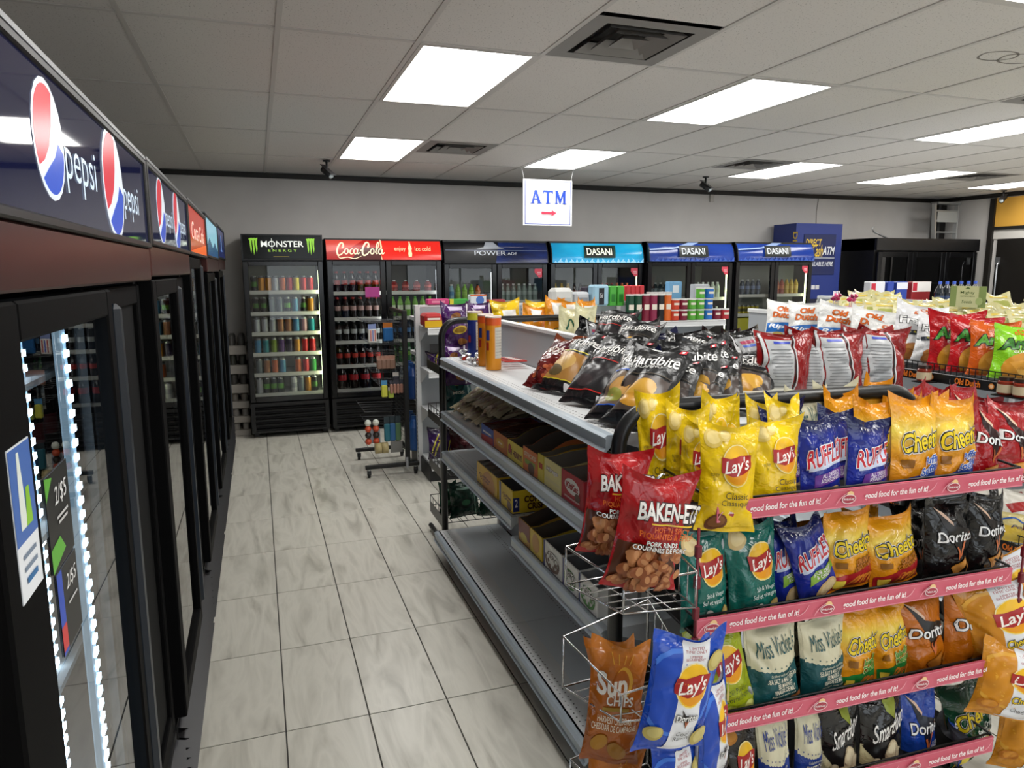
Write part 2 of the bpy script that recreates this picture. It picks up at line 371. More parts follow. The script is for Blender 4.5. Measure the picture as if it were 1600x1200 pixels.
vlist = {0: 'vent_frame', 1: 'duct', 2: 'louver', 3: 'louver', 4: 'louver'}
for i, j, near in vents:
    x, y = cell(i, j); y += CL/4 if near else -CL/4
    nm = {(3, -1): 'grey square ceiling air vent beside the panel light over the chip aisle', (3, 2): 'grey square ceiling air vent over the wheeled wire rack aisle', (8, 2): 'grey square ceiling air vent near the small black camera over the blue coolers', (13, 2): 'grey square ceiling air vent near the yellow wall panel', (8, -1): 'grey square ceiling air vent near the stained ceiling tile'}[(i, j)]
    t = thing('air_vent', nm, 'air vent', (x, y, ZC), 'ceiling air vents')
    for k in range(5):
        s = MB(); idx = {0: [0], 1: [1], 2: [2, 3], 3: [4, 5], 4: [6, 7]}[k]
        for q4 in idx:
            fsl = range(q4*4, q4*4+4)
            for f in fsl: s.add([vm.v[n] for n in vm.f[f]], [tuple(range(4))], vm.mats[vm.m[f]])
        s.build(vlist[k], t, False)
    MB().add([(-.2, -.2, .055), (.2, -.2, .055), (.2, .2, .055), (-.2, .2, .055)], [(3, 2, 1, 0)], D0).build('duct_back', t, False)
# water stain rings on one tile
st = MB(); c0 = P(1560, 88, Z=ZC)
for dx, r in ((0, .09), (.15, .1)):
    v, f = stroke2d([(c0.x+dx+r*(1.15+.1*math.sin(3*k))*math.cos(k*.7), c0.y+r*.8*math.sin(k*.7)) for k in range(9)], .012, True)
    st.add([(a_, b_, ZC+.0012) for a_, b_ in v], [g[::-1] for g in f], mat('#8a8580', .9))
st.build('water_stain', ceil)

# dome-less bullet security cameras
def security_camera(p, d, label):
    t = thing('security_camera', label, 'camera', p); x, y, z = p; d = Vector(d).normalized(); c = Vector((x, y, z-.11))
    MB().lathe([(.035, -.012), (.035, 0)], 14, DARK, p).build('mount_plate', t)
    MB().tube([(x, y, z-.01), (x, y, z-.06), c], .011, DARK).build('bracket', t)
    bm = MB(); bm.tube([c-d*.06, c+d*.07], .032, mat('#1c1c1e', .3), 14); bm.build('housing', t)
    MB().tube([c+d*.07, c+d*.074], .024, mat('#b9c4c8', .1), 14).build('lens', t)
    MB().obox(c+Vector((0, 0, .036))+d*.02, d*.09, d.cross(Vector((0, 0, 1))).normalized()*.03, Vector((0, 0, .003)), mat('#2a2a2c', .4)).build('sun_shield', t)
security_camera((P(510, 250, Z=ZC).x, 7.2, ZC-.003), (.5, -.7, -.6), 'small bullet security camera with pale lens on the ceiling above the energy drink cooler')
security_camera((P(1105, 275, Z=ZC).x, 7.1, ZC-.003), (.4, -.8, -.6), 'small black bullet security camera on the ceiling above the blue header coolers')
security_camera((9.45, 7.1, ZC-.003), (-.8, -.3, -.4), 'small black security camera in front of the yellow wall panel')
o = P(1112, 310, Y=YB-.01); solo(MB().bbox(o.x-.03, o.x+.03, YB-.03, YB-.001, o.z-.05, o.z+.05, mat('#b9b5ae', .5)), 'wall_sensor', 'small pale plastic sensor box high on the back wall', 'sensor', (o.x, YB-.015, o.z-.05))
o = P(1279, 306, Y=YB-.006); solo(MB().tube([(o.x, YB-.008, ZC-.06), (o.x-.02, YB-.008, 2.5), (o.x-.01, YB-.008, 2.2)], .004, mat('#8f8b86', .6), 5), 'wall_cable', 'thin grey cable running down the back wall to the cash machine', 'cable', (o.x, YB-.008, 2.2))

# hanging ATM sign
t = thing('hanging_sign', 'white hanging square sign with blue ATM letters and red arrow', 'sign', ((2.623+3.173)/2, 7.1, 2.15))
MB().bbox(2.623, 3.173, 7.095, 7.105, 2.15, 2.615, mat('#e8e8ea', .35), .002).build('board', t)
bl, rd = '#1f3f9e', '#c8324a'
flat_print('sign_print', [('R', 0, .965, .93, .012, bl), ('R', 0, .035, .93, .012, bl), ('R', -.459, .5, .012, .93, bl), ('R', .459, .5, .012, .93, bl)] +
 [('P', [(-.335, .48), (-.29, .48), (-.235, .77), (-.27, .77)], bl), ('P', [(-.2, .48), (-.14, .48), (-.225, .77), (-.27, .77)], bl), ('R', -.24, .575, .1, .03, bl), ('R', -.312, .487, .085, .018, bl), ('R', -.17, .487, .095, .018, bl),
  ('R', 0, .625, .055, .29, bl), ('R', 0, .75, .2, .042, bl), ('R', -.093, .725, .014, .07, bl), ('R', .093, .725, .014, .07, bl), ('R', 0, .487, .11, .018, bl),
  ('R', .168, .625, .03, .29, bl), ('R', .33, .625, .05, .29, bl), ('P', [(.14, .77), (.195, .77), (.265, .55), (.235, .48)], bl), ('P', [(.305, .77), (.34, .77), (.25, .48), (.225, .52)], bl), ('R', .168, .487, .07, .018, bl), ('R', .33, .487, .09, .018, bl), ('R', .155, .762, .06, .018, bl), ('R', .345, .762, .06, .018, bl),
  ('R', -.03, .28, .22, .055, rd), ('P', [(.07, .215), (.17, .28), (.07, .345)], rd)], t, (2.898, 7.095, 2.15), (.55, 0, 0), (0, 0, .465), lift=.001)
for x in (2.64, 3.155): MB().tube([(x, 7.1, 2.6), (x+(.03 if x > 2.9 else -.03), 7.1, ZC-.003)], .003, mat('#c9c9c9', .4), 5).build('hanging_wire', t)

# ------------------------------------------------------------------ drinks: cans and bottles, one mesh per look
_DM = {}
def can_mesh(c1, c2, h=.157, r=.0325):
    k = ('can', c1, c2, h, r)
    if k not in _DM:
        A, B, S = mat(c1, .28, .35), mat(c2, .3, .3), mat('#b9bcbf', .25, .9)
        _DM[k] = MB().lathe([(.026, 0), (r, .008), (r, h*.3), (r, h*.62), (r, h-.016), (.027, h-.003), (.027, h), (.024, h-.003)], 14, [S, A, B, A, S, S, S]).mesh('drink_can')
    return _DM[k]
def bottle_mesh(body, label, cap, h=.225, r=.033, clear=False):
    k = ('bot', body, label, cap, h, r)
    if k not in _DM:
        A = mat(body, .08, 0., 0., .6); L = mat(label, .35); C = mat(cap, .4)
        _DM[k] = MB().lathe([(r*.8, 0), (r, .01), (r*.96, h*.2), (r*.97, h*.36), (r*.97, h*.58), (r, h*.66), (r*.72, h*.8), (.013, h*.91), (.0145, h*.915), (.0145, h), ], 14, [A, A, A, L, A, A, A, A, C]).mesh('drink_bottle')
    return _DM[k]
def drink(me, loc, label, group, nm='drink_can', cat='can'):
    return tag(link(nm, me, None, loc), label, cat, group)

# ------------------------------------------------------------------ back-wall coolers
LEDM = mat('#eaf5c4', .5, 0., 13.); LEDG = mat('#e8f5c0', .5, 0., 7.); LEDW = mat('#e6ecf0', .5, 0., 5.)
def louver_grille(t, x0, x1, y, z0, z1, n=5):
    for k in range(n):
        z = z0+(z1-z0)*(k+.5)/n; dz = (z1-z0)/n*.33
        MB().add([(x0, y, z-dz), (x1, y, z-dz), (x1, y-.022, z+dz*.2), (x0, y-.022, z+dz*.2), (x1, y, z+dz), (x0, y, z+dz)], [(0, 1, 2, 3), (3, 2, 4, 5)], BLACK).build('louver', t)
def back_cooler(x0, x1, yf, zt, zh, name, label, header, curved=False, glass=(.42, 1.745), ndoor=2, lit=(), dep=.64, shelves=(), inner='#7f827c'):
    """yf front plane, zt top, zh underside of the lit header"""
    t = thing(name, label, 'cooler', ((x0+x1)/2, yf+dep/2, 0)); yb = yf+dep
    b = MB(); w_ = .035
    b.box(x0, x0+w_, yf+.04, yb, .06, zt, BLACK); b.box(x1-w_, x1, yf+.04, yb, .06, zt, BLACK); b.box(x0+w_, x1-w_, yb-w_, yb, .06, zt, mat(inner, .5))
    b.box(x0+w_, x1-w_, yf+.04, yb-w_, zt-.04, zt, BLACK); b.box(x0+w_, x1-w_, yf+.05, yb-w_, .34, glass[0]-.02, DARK); b.box(x0+w_, x1-w_, yf+.03, yb-w_, zh-.01, zh+.02, BLACK)
    for x in (x0+.02, x1-.07):
        for y in (yf+.08, yb-.1): b.box(x, x+.05, y, y+.05, 0, .06, DARK)
    b.build('cabinet', t)
    g = MB(); g.box(x0, x1, yf+.025, yf+.04, .05, .36, mat('#060607', .5)); g.box(x0, x0+.04, yf+.002, yf+.025, .05, .36, BLACK); g.box(x1-.04, x1, yf+.002, yf+.025, .05, .36, BLACK); g.box(x0+.04, x1-.04, yf+.002, yf+.025, .33, .36, BLACK); g.box(x0+.04, x1-.04, yf+.002, yf+.025, .05, .07, BLACK)
    gp = g.build('grille', t); louver_grille(gp, x0+.04, x1-.04, yf+.025, .075, .325, 5)
    # header
    hw = .004
    if curved:
        rows = []; n = 8
        for k in range(n+1):
            a = math.pi/2*k/n; rows.append([(x, yf+.1-.13*math.cos(a*.95)+.0, zh+(zt-zh)*math.sin(a)) for x in (x0+.012, x1-.012)])
        hd = MB().grid(rows, header['mat']).build('header_sign', t)
        for x in (x0, x1-.012):
            m = MB(); pts = [(r[0][1], r[0][2]) for r in rows]; pts += [(yf+.15, zt), (yf+.15, zh)]
            m.add([(x, a_, b_) for a_, b_ in pts]+[(x+.012, a_, b_) for a_, b_ in pts], [tuple(range(len(pts))), tuple(range(len(pts), 2*len(pts)))[::-1]]+[(i, (i+1) % len(pts), len(pts)+(i+1) % len(pts), len(pts)+i) for i in range(len(pts))], BLACK); m.build('header_end', t)
        mb = MB()
        for i, (v, f, c) in enumerate(cut_print(label, header['els'], (zt-zh)/(x1-x0), False)):
            pts = []
            for a_, b_ in v:
                ang = math.pi/2*min(1, max(0, math.asin(min(1, max(0, b_)))/(math.pi/2))); pts.append((x0+(a_+.5)*(x1-x0), yf+.1-.13*math.cos(ang*.95)-.004-.0006*i, zh+(zt-zh)*b_))
            mb.add(pts, f, ink(c, .35, header.get('emit', 0)))
        mb.build('sign_print', hd)
    else:
        hd = MB().bbox(x0+.01, x1-.01, yf-.01, yf+.04, zh+.01, zt-.01, header['mat'], .004).build('header_sign', t)
        hf = MB()
        for q in ((x0, x0+.014, zh, zt), (x1-.014, x1, zh, zt), (x0+.014, x1-.014, zh, zh+.012), (x0+.014, x1-.014, zt-.012, zt)): hf.box(q[0], q[1], yf-.018, yf+.04, q[2], q[3], BLACK)
        hf.build('header_frame', t)
        flat_print('sign_print', header['els'], hd, ((x0+x1)/2, yf-.0105, zh+.01), (x1-x0-.02, 0, 0), (0, 0, zt-zh-.02), .3, header.get('emit', 0))
    # doors
    dw = (x1-x0)/ndoor
    for k in range(ndoor):
        a, c = x0+dw*k+.003, x0+dw*(k+1)-.003; e = .055 if ndoor == 2 else .05; lo, hi = .37, zh-.012
        d = MB()
        for q in ((a, a+e, lo, hi), (c-e, c, lo, hi), (a+e, c-e, lo, lo+.055), (a+e, c-e, hi-.045, hi)): d.bbox(q[0], q[1], yf, yf+.035, q[2], q[3], BLACKG, .004)
        dd = d.build('door', t)
        MB().add([(a+e, yf+.012, lo+.055), (c-e, yf+.012, lo+.055), (c-e, yf+.012, hi-.045), (a+e, yf+.012, hi-.045)], [(0, 1, 2, 3)], GLASS).build('pane', dd)
        hx = c-e+.018 if k == 0 and ndoor == 2 else a+.02 if ndoor == 2 else c-.03
        MB().bbox(hx-.012, hx+.012, yf-.02, yf, .85, 1.25, BLACKG, .006).build('handle', dd)
        if header.get('tag'):
            if k == ndoor-1: flat_print('corner_sticker', [('P', [(-.5, 1), (.5, 1), (.5, .1), (.1, 0), (-.5, .6)], '#d4475a'), ('R', .1, .6, .5, .08, '#f0d5d8'), ('R', .15, .42, .5, .06, '#f0d5d8')], dd, (c-e-.05, yf+.011, hi-.15), (.09, 0, 0), (0, 0, .1))
    for z in shelves:
        s = MB(); s.box(x0+w_+.004, x1-w_-.004, yf+.1, yb-w_-.01, z-.014, z, mat('#c9cbc4', .5)); s.box(x0+w_+.004, x1-w_-.004, yf+.088, yf+.1, z-.03, z+.008, mat('#dddcd2', .5)); s.build('shelf', t)
    for k, side, m in lit:
        x = x0+dw*k+(.045 if side == 0 else dw-.043); MB().bbox(x-.008, x+.008, yf+.05, yf+.07, glass[0]+.06, zh-.1, m, .003).build('light_strip', t)
    return t
def row(cols, x0, x1, y, z, mk, lab, group, nm='drink_can', cat='can'):
    n = len(cols)
    for k, c in enumerate(cols):
        if c is None: continue
        me, word = mk(c); drink(me, (x0+(x1-x0)*(k+.5)/n, y+random.uniform(-.004, .004), z), f'{word} {lab}', group, nm, cat)
CN = {'#15171a': 'black', '#1b2420': 'green black', '#b9bcc0': 'silver', '#c98a2e': 'amber', '#c8632f': 'orange', '#b3262e': 'red', '#d8c23a': 'yellow', '#e8e8e6': 'white', '#4f8fb8': 'sky blue', '#2f5f8f': 'blue', '#7f9a2f': 'olive green', '#5a3a78': 'purple', '#2c2440': 'dark purple', '#a8734f': 'copper', '#6f7a80': 'grey', '#3f9a4a': 'green', '#2a8f9a': 'teal', '#b98f9a': 'rose'}
def canlook(c, h=.157): return can_mesh(c, {'#15171a': '#3f6f2a', '#1b2420': '#5fa03a', '#e8e8e6': '#b9bcc0'}.get(c, c), h), CN[c]
# energy drink cooler
KA = {'m': mat('#0a0b0b', .2)}
def claw(cx):
    e = []
    for k, (dx, hh) in enumerate(((-.034, .60), (0, .68), (.034, .58))):
        x = cx+dx; e.append(('P', [(x-.014, .84), (x+.016, .86), (x+.011, .62), (x+.014, .42), (x+.003, .84-hh), (x-.004, .40), (x-.009, .58)], '#8fce3c'))
        e.append(('P', [(x-.024, .86), (x+.02, .89), (x+.016, .80), (x-.016, .78)], '#8fce3c'))
    return e
mon = {'mat': mat('#060807', .15, 0, 0, .25), 'emit': .45, 'els': claw(-.36)+claw(.36)+[('T', 'MONSTER', 0, .64, .54, .26, '#e9efe6', {'bold': .012}), ('R', -.132, .64, .007, .46, '#e9efe6'), ('T', 'E N E R G Y', 0, .36, .36, .11, '#9fd048', {'bold': .005}), ('R', -.02, .1, .2, .02, '#8a7a2a')]}
MZ = [.44, .65, .86, 1.07, 1.275, 1.49]
back_cooler(-.125, .648, 7.62, 2.05, 1.80, 'drink_cooler', 'black single-door cooler with green claw mark header full of energy drink cans', mon, False, ndoor=1, lit=((0, 1, LEDM),), shelves=MZ, inner='#a4a698')
G, K, S_, O_, A_, R_, Y_, W_, B_, BB, OL, PU, DP, CO, TE, RO = '#6f7a80', '#15171a', '#b9bcc0', '#c8632f', '#c98a2e', '#b3262e', '#d8c23a', '#e8e8e6', '#4f8fb8', '#2f5f8f', '#7f9a2f', '#5a3a78', '#2c2440', '#a8734f', '#2a8f9a', '#b98f9a'
GK, GR = '#1b2420', '#3f9a4a'
ords = ['bottom', 'second lowest', 'third lowest', 'third highest', 'second highest', 'top']
for k, cols in enumerate([[S_, GK, GK, GK, None, W_, G, A_, K], [G, CO, O_, B_, None, O_, R_, GR], [B_, TE, OL, PU, DP, A_, R_, R_], [S_, S_, S_, CO, CO, B_, RO, TE], [K, K, G, G, GK, B_, K, A_], [K, A_, A_, S_, O_, R_, Y_, R_, R_]]):
    for yy in (7.75, 7.83): row(cols, -.06, .555, yy, MZ[k]+.001, lambda c: canlook(c, .165 if k == 0 else .15), f'energy drink can on the {ords[k]} shelf of the claw mark cooler', f'cans on the {ords[k]} shelf of the claw mark cooler')
# price flags on the energy cooler shelves
for z in MZ[1:]: pass
# red cola cooler
CR = '#cf2a22'
def coke_script(ox, oy, s, col, asp):
    """hand-drawn flowing script, strokes in width units"""
    def S(pts, w): return ('S', [(ox+s*x+s*.18*y, oy+s*y/asp) for x, y in pts], w*s, col, False, .55)
    def Cc(x, k): return [S([(x+.42*k, .55*k), (x+.34*k, .86*k), (x+.1*k, .9*k), (x-.12*k, .55*k), (x-.16*k, .15*k), (x, -.12*k), (x+.28*k, -.05*k), (x+.5*k, .2*k)], .16*k), S([(x+.42*k, .55*k), (x+.28*k, .5*k), (x+.32*k, .78*k)], .09*k)]
    def oo(x): return [('S', [(ox+s*(x+.17*math.cos(q))+s*.18*(.2+.2*math.sin(q)), oy+s*(.2+.22*math.sin(q))/asp) for q in [i*.9 for i in range(7)]], .11*s, col, True)]
    def cc(x): return [S([(x+.24, .36), (x+.08, .42), (x-.08, .22), (x, 0), (x+.2, 0), (x+.34, .14)], .11)]
    def aa(x): return oo(x)+[S([(x+.2, .42), (x+.17, .1), (x+.28, -.02), (x+.42, .12)], .11)]
    def ll(x): return [S([(x-.04, .1), (x+.22, .6), (x+.2, 1.0), (x+.06, .8), (x+.04, .3), (x+.1, 0), (x+.26, .06)], .1)]
    e = Cc(0, 1.)+oo(.72)+cc(1.14)+aa(1.6)+[S([(2.02, .28), (2.22, .34)], .1)]+Cc(2.42, 1.05)+oo(3.2)+ll(3.52)+aa(3.98)
    return e+[S([(-.1, -.1), (.2, -.38), (.9, -.3), (1.6, -.42), (2.2, -.2)], .09)]
casp = .19/1.19
coke = {'mat': mat('#d8251c', .16, 0, .35, .6), 'emit': .4, 'els': [('P', [(-.5, 0), (-.04, 0), (-.04, 1), (-.5, 1)], '#a31b18'), ('P', [(-.5, .35), (-.3, .55), (-.16, 1), (-.5, 1)], '#c5453a'), ('P', [(-.3, 0), (-.04, 0), (-.04, .55), (-.2, .6)], '#4a1512')] + coke_script(-.40, .28, .088, '#efe0bb', casp) + [('P', [(-.04, 0), (-.03, 0), (-.045, .3), (-.03, .6), (-.035, 1), (-.045, 1)], '#e8c9a0')] +
 [('T', 'enjoy', .125, .5, .10, .26, '#f0cfa0'), ('T', 'ice cold', .325, .53, .14, .22, '#f0cfa0'), ('P', [(.198, .14), (.226, .14), (.229, .3), (.224, .42), (.229, .55), (.219, .72), (.216, .88), (.208, .88), (.205, .72), (.195, .55), (.2, .42), (.195, .3)], '#f2d9a8')]}
CZ = [.44, .70, .955, 1.20, 1.47]
back_cooler(.682, 1.885, 7.62, 2.02, 1.805, 'drink_cooler', 'two-door black cooler with red cola header holding dark soda bottles', coke, True, lit=((0, 1, LEDW), (1, 1, LEDW)), shelves=CZ, inner='#5c5e5c', glass=(.42, 1.74))
def bot(body, lab, cap, h=.215, r=.033): return lambda c: (bottle_mesh(body, lab, cap, h, r), c)
ordc = ['bottom', 'second lowest', 'middle', 'second highest', 'top']
for k, (spec, n, word) in enumerate(((('#1a0f0b', '#b8252a', '#c8322c', .27, .05), 4, 'large red-labelled'), (('#1a0f0b', '#c83a2c', '#15171a'), 6, 'red-labelled black-capped'), (('#16110e', '#c9ccc8', '#d8d8d4'), 6, 'silver-labelled'), (('#1c100c', '#c9a39a', '#c8322c'), 6, 'pink-labelled'), (('#1c100c', '#b5382f', '#b8322c'), 6, 'dark red-labelled'))):
    for yy in (7.76, 7.85): row([word]*n, .75, 1.235, yy, CZ[k]+.001, bot(*spec), f'cola bottle on the {ordc[k]} shelf of the red cooler', f'cola bottles on the {ordc[k]} shelf', 'soda_bottle', 'bottle')
for k, (spec, n, word) in enumerate(((('#8f9aa0', '#c9ccc8', '#e8e8e8'), 6, 'clear'), (('#2f6f3a', '#7fae4a', '#3f8f3a'), 6, 'dark green'), (('#1b2436', '#4a78a8', '#15171a'), 6, 'blue-labelled'), (('#7fb84a', '#dfe8c8', '#5fae3a'), 6, 'lime green'), (('#8f2a2a', '#c84a3a', '#e8e8e8', .12, .04), 4, 'squat red'))):
    row([word]*n, 1.33, 1.82, 7.76, CZ[k]+.001, bot(*spec), f'drink bottle on the {ordc[k]} shelf, second door of the red cooler', f'bottles behind the second door, {ordc[k]} shelf', 'soda_bottle', 'bottle')
# pink promo stickers on the cola cooler shelf rails
o = P(582, 456, Y=7.61); solo(MB().box(o.x-.075, o.x+.075, 7.612, 7.614, o.z-.055, o.z+.05, mat('#9c2f78', .4)), 'promo_sticker', 'magenta promotional sticker on the red cola cooler door', 'sticker', (o.x, 7.612, o.z-.055))

def sky(c0, c1, k): 
    m = noise_mat(k, [(.3, c0), (.7, c1)], scale=(1.2, 1, 3), nscale=2., rough=.14, spec=.6); return m
pw = {'mat': sky('#0c1020', '#1d3a8c', 'blue_black_header'), 'emit': .3, 'tag': 1, 'els': [('P', [(-.5, 0), (-.02, 0), (.02, 1), (-.5, 1)], '#0b0c10'), ('P', [(-.2, .62), (-.13, .7), (-.1, .93), (-.06, .98), (-.03, .93), (.02, .7), (.07, .64)], '#8f949c'), ('R', 0, .56, .98, .012, '#8a94b0'), ('T', 'POWER', -.07, .44, .3, .2, '#b9bfc8', {'bold': .005}), ('T', 'ADE', .14, .42, .09, .12, '#b9bfc8')]}
back_cooler(1.905, 3.105, 7.6, 2.015, 1.77, 'drink_cooler', 'two-door black cooler with dark blue sports drink header and silver peak', pw, True, lit=((0, 1, LEDW),), shelves=[.44, .75, 1.05, 1.35], glass=(.42, 1.7))
def das(bg, emit, k):
    ic = []
    for q in range(26): x = -.46+.92*q/25.; ic.append(('P', [(x-.02, .0), (x+.02, .0), (x+.03*math.sin(q*2.1), .08+.14*abs(math.sin(q*1.7)))], '#8fc6e4' if k else '#33519f'))
    return {'mat': bg, 'emit': emit, 'tag': 1, 'els': ic+([] if k else [('P', [(-.5, .62), (-.2, .72), (-.03, .97), (.1, .98), (-.02, .78), (-.25, .62), (-.5, .55)], '#8fa6cf')])+[('P', [(-.17, .22), (.17, .22), (.18, .82), (-.16, .8)], '#0d3a30' if k else '#10161c'), ('R', 0, .5, .31, .5, '#0c1410'), ('T', 'DASANI', 0, .52, .27, .34, '#e6ead8' if k else '#c6ccd2', {'bold': .018})]}
cy = noise_mat('cyan_header', [(.3, '#0f6fb0'), (.55, '#1aa8d8'), (.75, '#3fc8ea')], scale=(1, 1, 2), nscale=1.4, rough=.14)
_b = cy.node_tree.nodes['Principled BSDF']; _b.inputs['Emission Color'].default_value = (*lin('#1590c8'), 1); _b.inputs['Emission Strength'].default_value = .35
back_cooler(3.125, 4.30, 7.56, 2.015, 1.775, 'drink_cooler', 'two-door black cooler with bright cyan lit water header', das(cy, .5, 1), True, lit=((1, 1, LEDG),), shelves=[.44, .75, 1.05, 1.35], glass=(.42, 1.7))
nv = sky('#16348f', '#23479f', 'navy_header')
back_cooler(4.23+.09, 5.50, 7.48, 2.02, 1.79, 'drink_cooler', 'two-door black cooler with navy water header, clear bottles brightly lit', das(nv, .3, 0), True, lit=((1, 1, LEDG),), shelves=[.44, .75, 1.05, 1.35], glass=(.42, 1.7))
back_cooler(5.515, 6.67, 7.44, 2.025, 1.80, 'drink_cooler', 'two-door black cooler with navy water header beside the blue cash machine', das(nv, .3, 0), True, lit=((1, 1, LEDG),), shelves=[.44, .72, .93, 1.14, 1.38], glass=(.42, 1.7), dep=.33)
for (specs, x0, x1, y, z, lab) in (
 ([('#9fd0e0', '#5a9ac8', '#e8e8e8'), ('#8fc83a', '#a8d84a', '#7fc83a'), ('#8fc83a', '#a8d84a', '#7fc83a'), ('#8fc83a', '#a8d84a', '#7fc83a'), ('#c8642f', '#d8844a', '#15171a')], 1.98, 2.36, 7.74, 1.351, 'bottle on the top shelf of the sports drink cooler'),
 ([('#7a8a80', '#9aa8a0', '#c8ccc8')]*7, 2.58, 3.04, 7.74, 1.351, 'grey bottle on the top shelf of the sports drink cooler, second door'),
 ([('#c9a84a', '#2a2418', '#c9a84a')]*3+[('#3a2a20', '#8f3a2a', '#15171a')]*2, 3.2, 3.6, 7.70, 1.351, 'bottle on the top shelf of the cyan header cooler'),
 ([('#2a1414', '#5a1f1f', '#b8322c')]*3+[('#d8782a', '#e8943a', '#d8642a')]*3, 3.80, 4.2, 7.70, 1.351, 'bottle on the top shelf of the cyan header cooler, second door'),
 ([('#2a3a3a', '#5a6f70', '#c8ccc8')]*6, 4.4, 4.83, 7.62, 1.351, 'dark bottle on the top shelf of the navy header cooler beside the cyan one'),
 ([('#c9d4c8', '#b8c4a8', '#e8ece8')]*6, 5.0, 5.42, 7.62, 1.351, 'clear bottle on the top shelf of the brightly lit navy header cooler'),
 ([('#c9d4c8', '#b8c4a8', '#e8ece8')]*6, 5.0, 5.42, 7.62, 1.051, 'clear bottle on the second shelf of the brightly lit navy header cooler'),
 ([('#3a4658', '#6f7fa0', '#c8ccd0')]*5, 5.6, 6.0, 7.58, 1.381, 'blue bottle in the cooler beside the cash machine, top shelf'),
 ([('#a8432f', '#c8642f', '#8f2a2a')]*3+[('#c9a83a', '#d8b84a', '#b8942a')]*3, 6.14, 6.58, 7.58, 1.381, 'juice bottle in the cooler beside the cash machine, top shelf of the second door'),
 ([('#c9d4e0', '#2f5f9f', '#2f5fb0')]*3+[('#b8443a', '#d8d8d8', '#b8322c')]*3, 6.14, 6.58, 7.58, .931, 'water bottle in the cooler beside the cash machine, third shelf of the second door'),
 ([('#b8c4c8', '#9fb0b8', '#e8e8e8')]*3, 5.6, 6.02, 7.6, .441, 'clear water jug in the bottom of the cooler beside the cash machine')):
    for k, s in enumerate(specs):
        big = 'jug' in lab; hh = .26 if big else .19
        w0 = {'#9fd0e0': 'pale blue', '#8fc83a': 'lime green', '#c8642f': 'orange', '#c9a84a': 'gold', '#3a2a20': 'brown', '#2a1414': 'dark red', '#d8782a': 'bright orange', '#a8432f': 'red', '#c9a83a': 'yellow', '#c9d4e0': 'blue-labelled', '#b8443a': 'red-labelled'}.get(s[0], '')
        drink(bottle_mesh(*s, hh, .06 if big else .031), (x0+(x1-x0)*(k+.5)/len(specs), y, z), (w0+' '+lab).strip(), lab, 'drink_bottle', 'bottle')
for k in range(5): drink(can_mesh('#a8302c', '#d8c8b8', .12), (6.18+.083*k, 7.58, 1.141), 'red soda can in the cooler beside the cash machine, second shelf', 'red cans beside the cash machine')
for k in range(6): drink(can_mesh('#b8a83a', '#4a4a2a', .11), (5.62+.065*k, 7.58, 1.141), 'yellow drink can in the cooler beside the cash machine', 'yellow cans beside the cash machine')
o = P(1145, 565, Y=7.58); solo(MB().bbox(5.66, 5.92, 7.55, 7.68, .931, 1.09, mat('#c9c23a', .5)), 'drink_carton', 'yellow drink carton in the cooler beside the cash machine', 'carton', (5.79, 7.6, .931))
solo(MB().bbox(2.37, 2.48, 7.7, 7.85, 1.351, 1.45, mat('#15181e', .4)), 'drink_carton', 'black carton on the top shelf of the sports drink cooler', 'carton', (2.42, 7.77, 1.351))

# ------------------------------------------------------------------ cash machine and unlit freezer at the right
t = thing('cash_machine', 'tall blue cash machine cabinet with yellow and white lettering', 'cash machine', (7.08, 8.03, 0)); NB = mat('#1a2f7a', .4)
b = MB(); b.box(6.70, 7.46, 7.81, 8.25, .02, 2.29, NB); b.build('cabinet', t)
MB().bbox(6.83, 7.36, 7.80, 7.812, 1.62, 2.15, mat('#101d50', .35)).build('sign_panel', t)
YW = '#e0bd3a'
flat_print('sign_print', [('T', 'DIRECT', -.2, .8, .5, .17, YW, {'bold': .02, 'shear': .2}), ('T', 'Cash', -.07, .6, .34, .3, YW, {'bold': .005, 'shear': .35}), ('T', 'ATM', .28, .6, .38, .2, '#d8dae0', {'bold': .02, 'shear': .25}), ('R', .1, .42, .75, .012, '#d8dae0'), ('T', 'AVAILABLE HERE', .02, .27, .85, .11, '#d8dae0', {'bold': .01, 'shear': .2})], t, (7.095, 7.80, 1.62), (.53, 0, 0), (0, 0, .53))
flat_print('side_print', [('T', 'DIRECT CASH', 0, .5, .9, .4, YW, {'bold': .02})], t, (6.70, 7.93, 1.75), (0, 0, -.95), (0, -.22, 0))
flat_print('card_stickers', [('R', -.1, .5, .3, .8, '#d8d8dc'), ('R', .25, .5, .3, .8, '#c8c8cc')], t, (7.05, 7.809, 1.42), (.2, 0, 0), (0, 0, .07))
MB().bbox(6.9, 7.3, 7.79, 7.812, .98, 1.3, mat('#0a1030', .3)).build('screen', t)
MB().bbox(6.86, 7.34, 7.66, 7.81, .8, .95, mat('#22306a', .4)).build('keypad_shelf', t)
x0, x1, yf, yb, zt = 7.76, 9.62, 7.5, 8.12, 2.10
t = thing('display_freezer', 'unlit black three-door freezer with dark glass below the folded ladder', 'freezer', ((x0+x1)/2, (yf+yb)/2, 0))
b = MB(); b.box(x0, x0+.05, yf+.04, yb, 0, zt, BLACK); b.box(x1-.05, x1, yf+.04, yb, 0, zt, BLACK); b.box(x0+.05, x1-.05, yb-.05, yb, 0, zt, DARK); b.box(x0, x1, yf, yb, zt-.16, zt+.001, BLACK); b.box(x0, x1, yf+.02, yb, 0, .3, BLACK); b.build('cabinet', t)
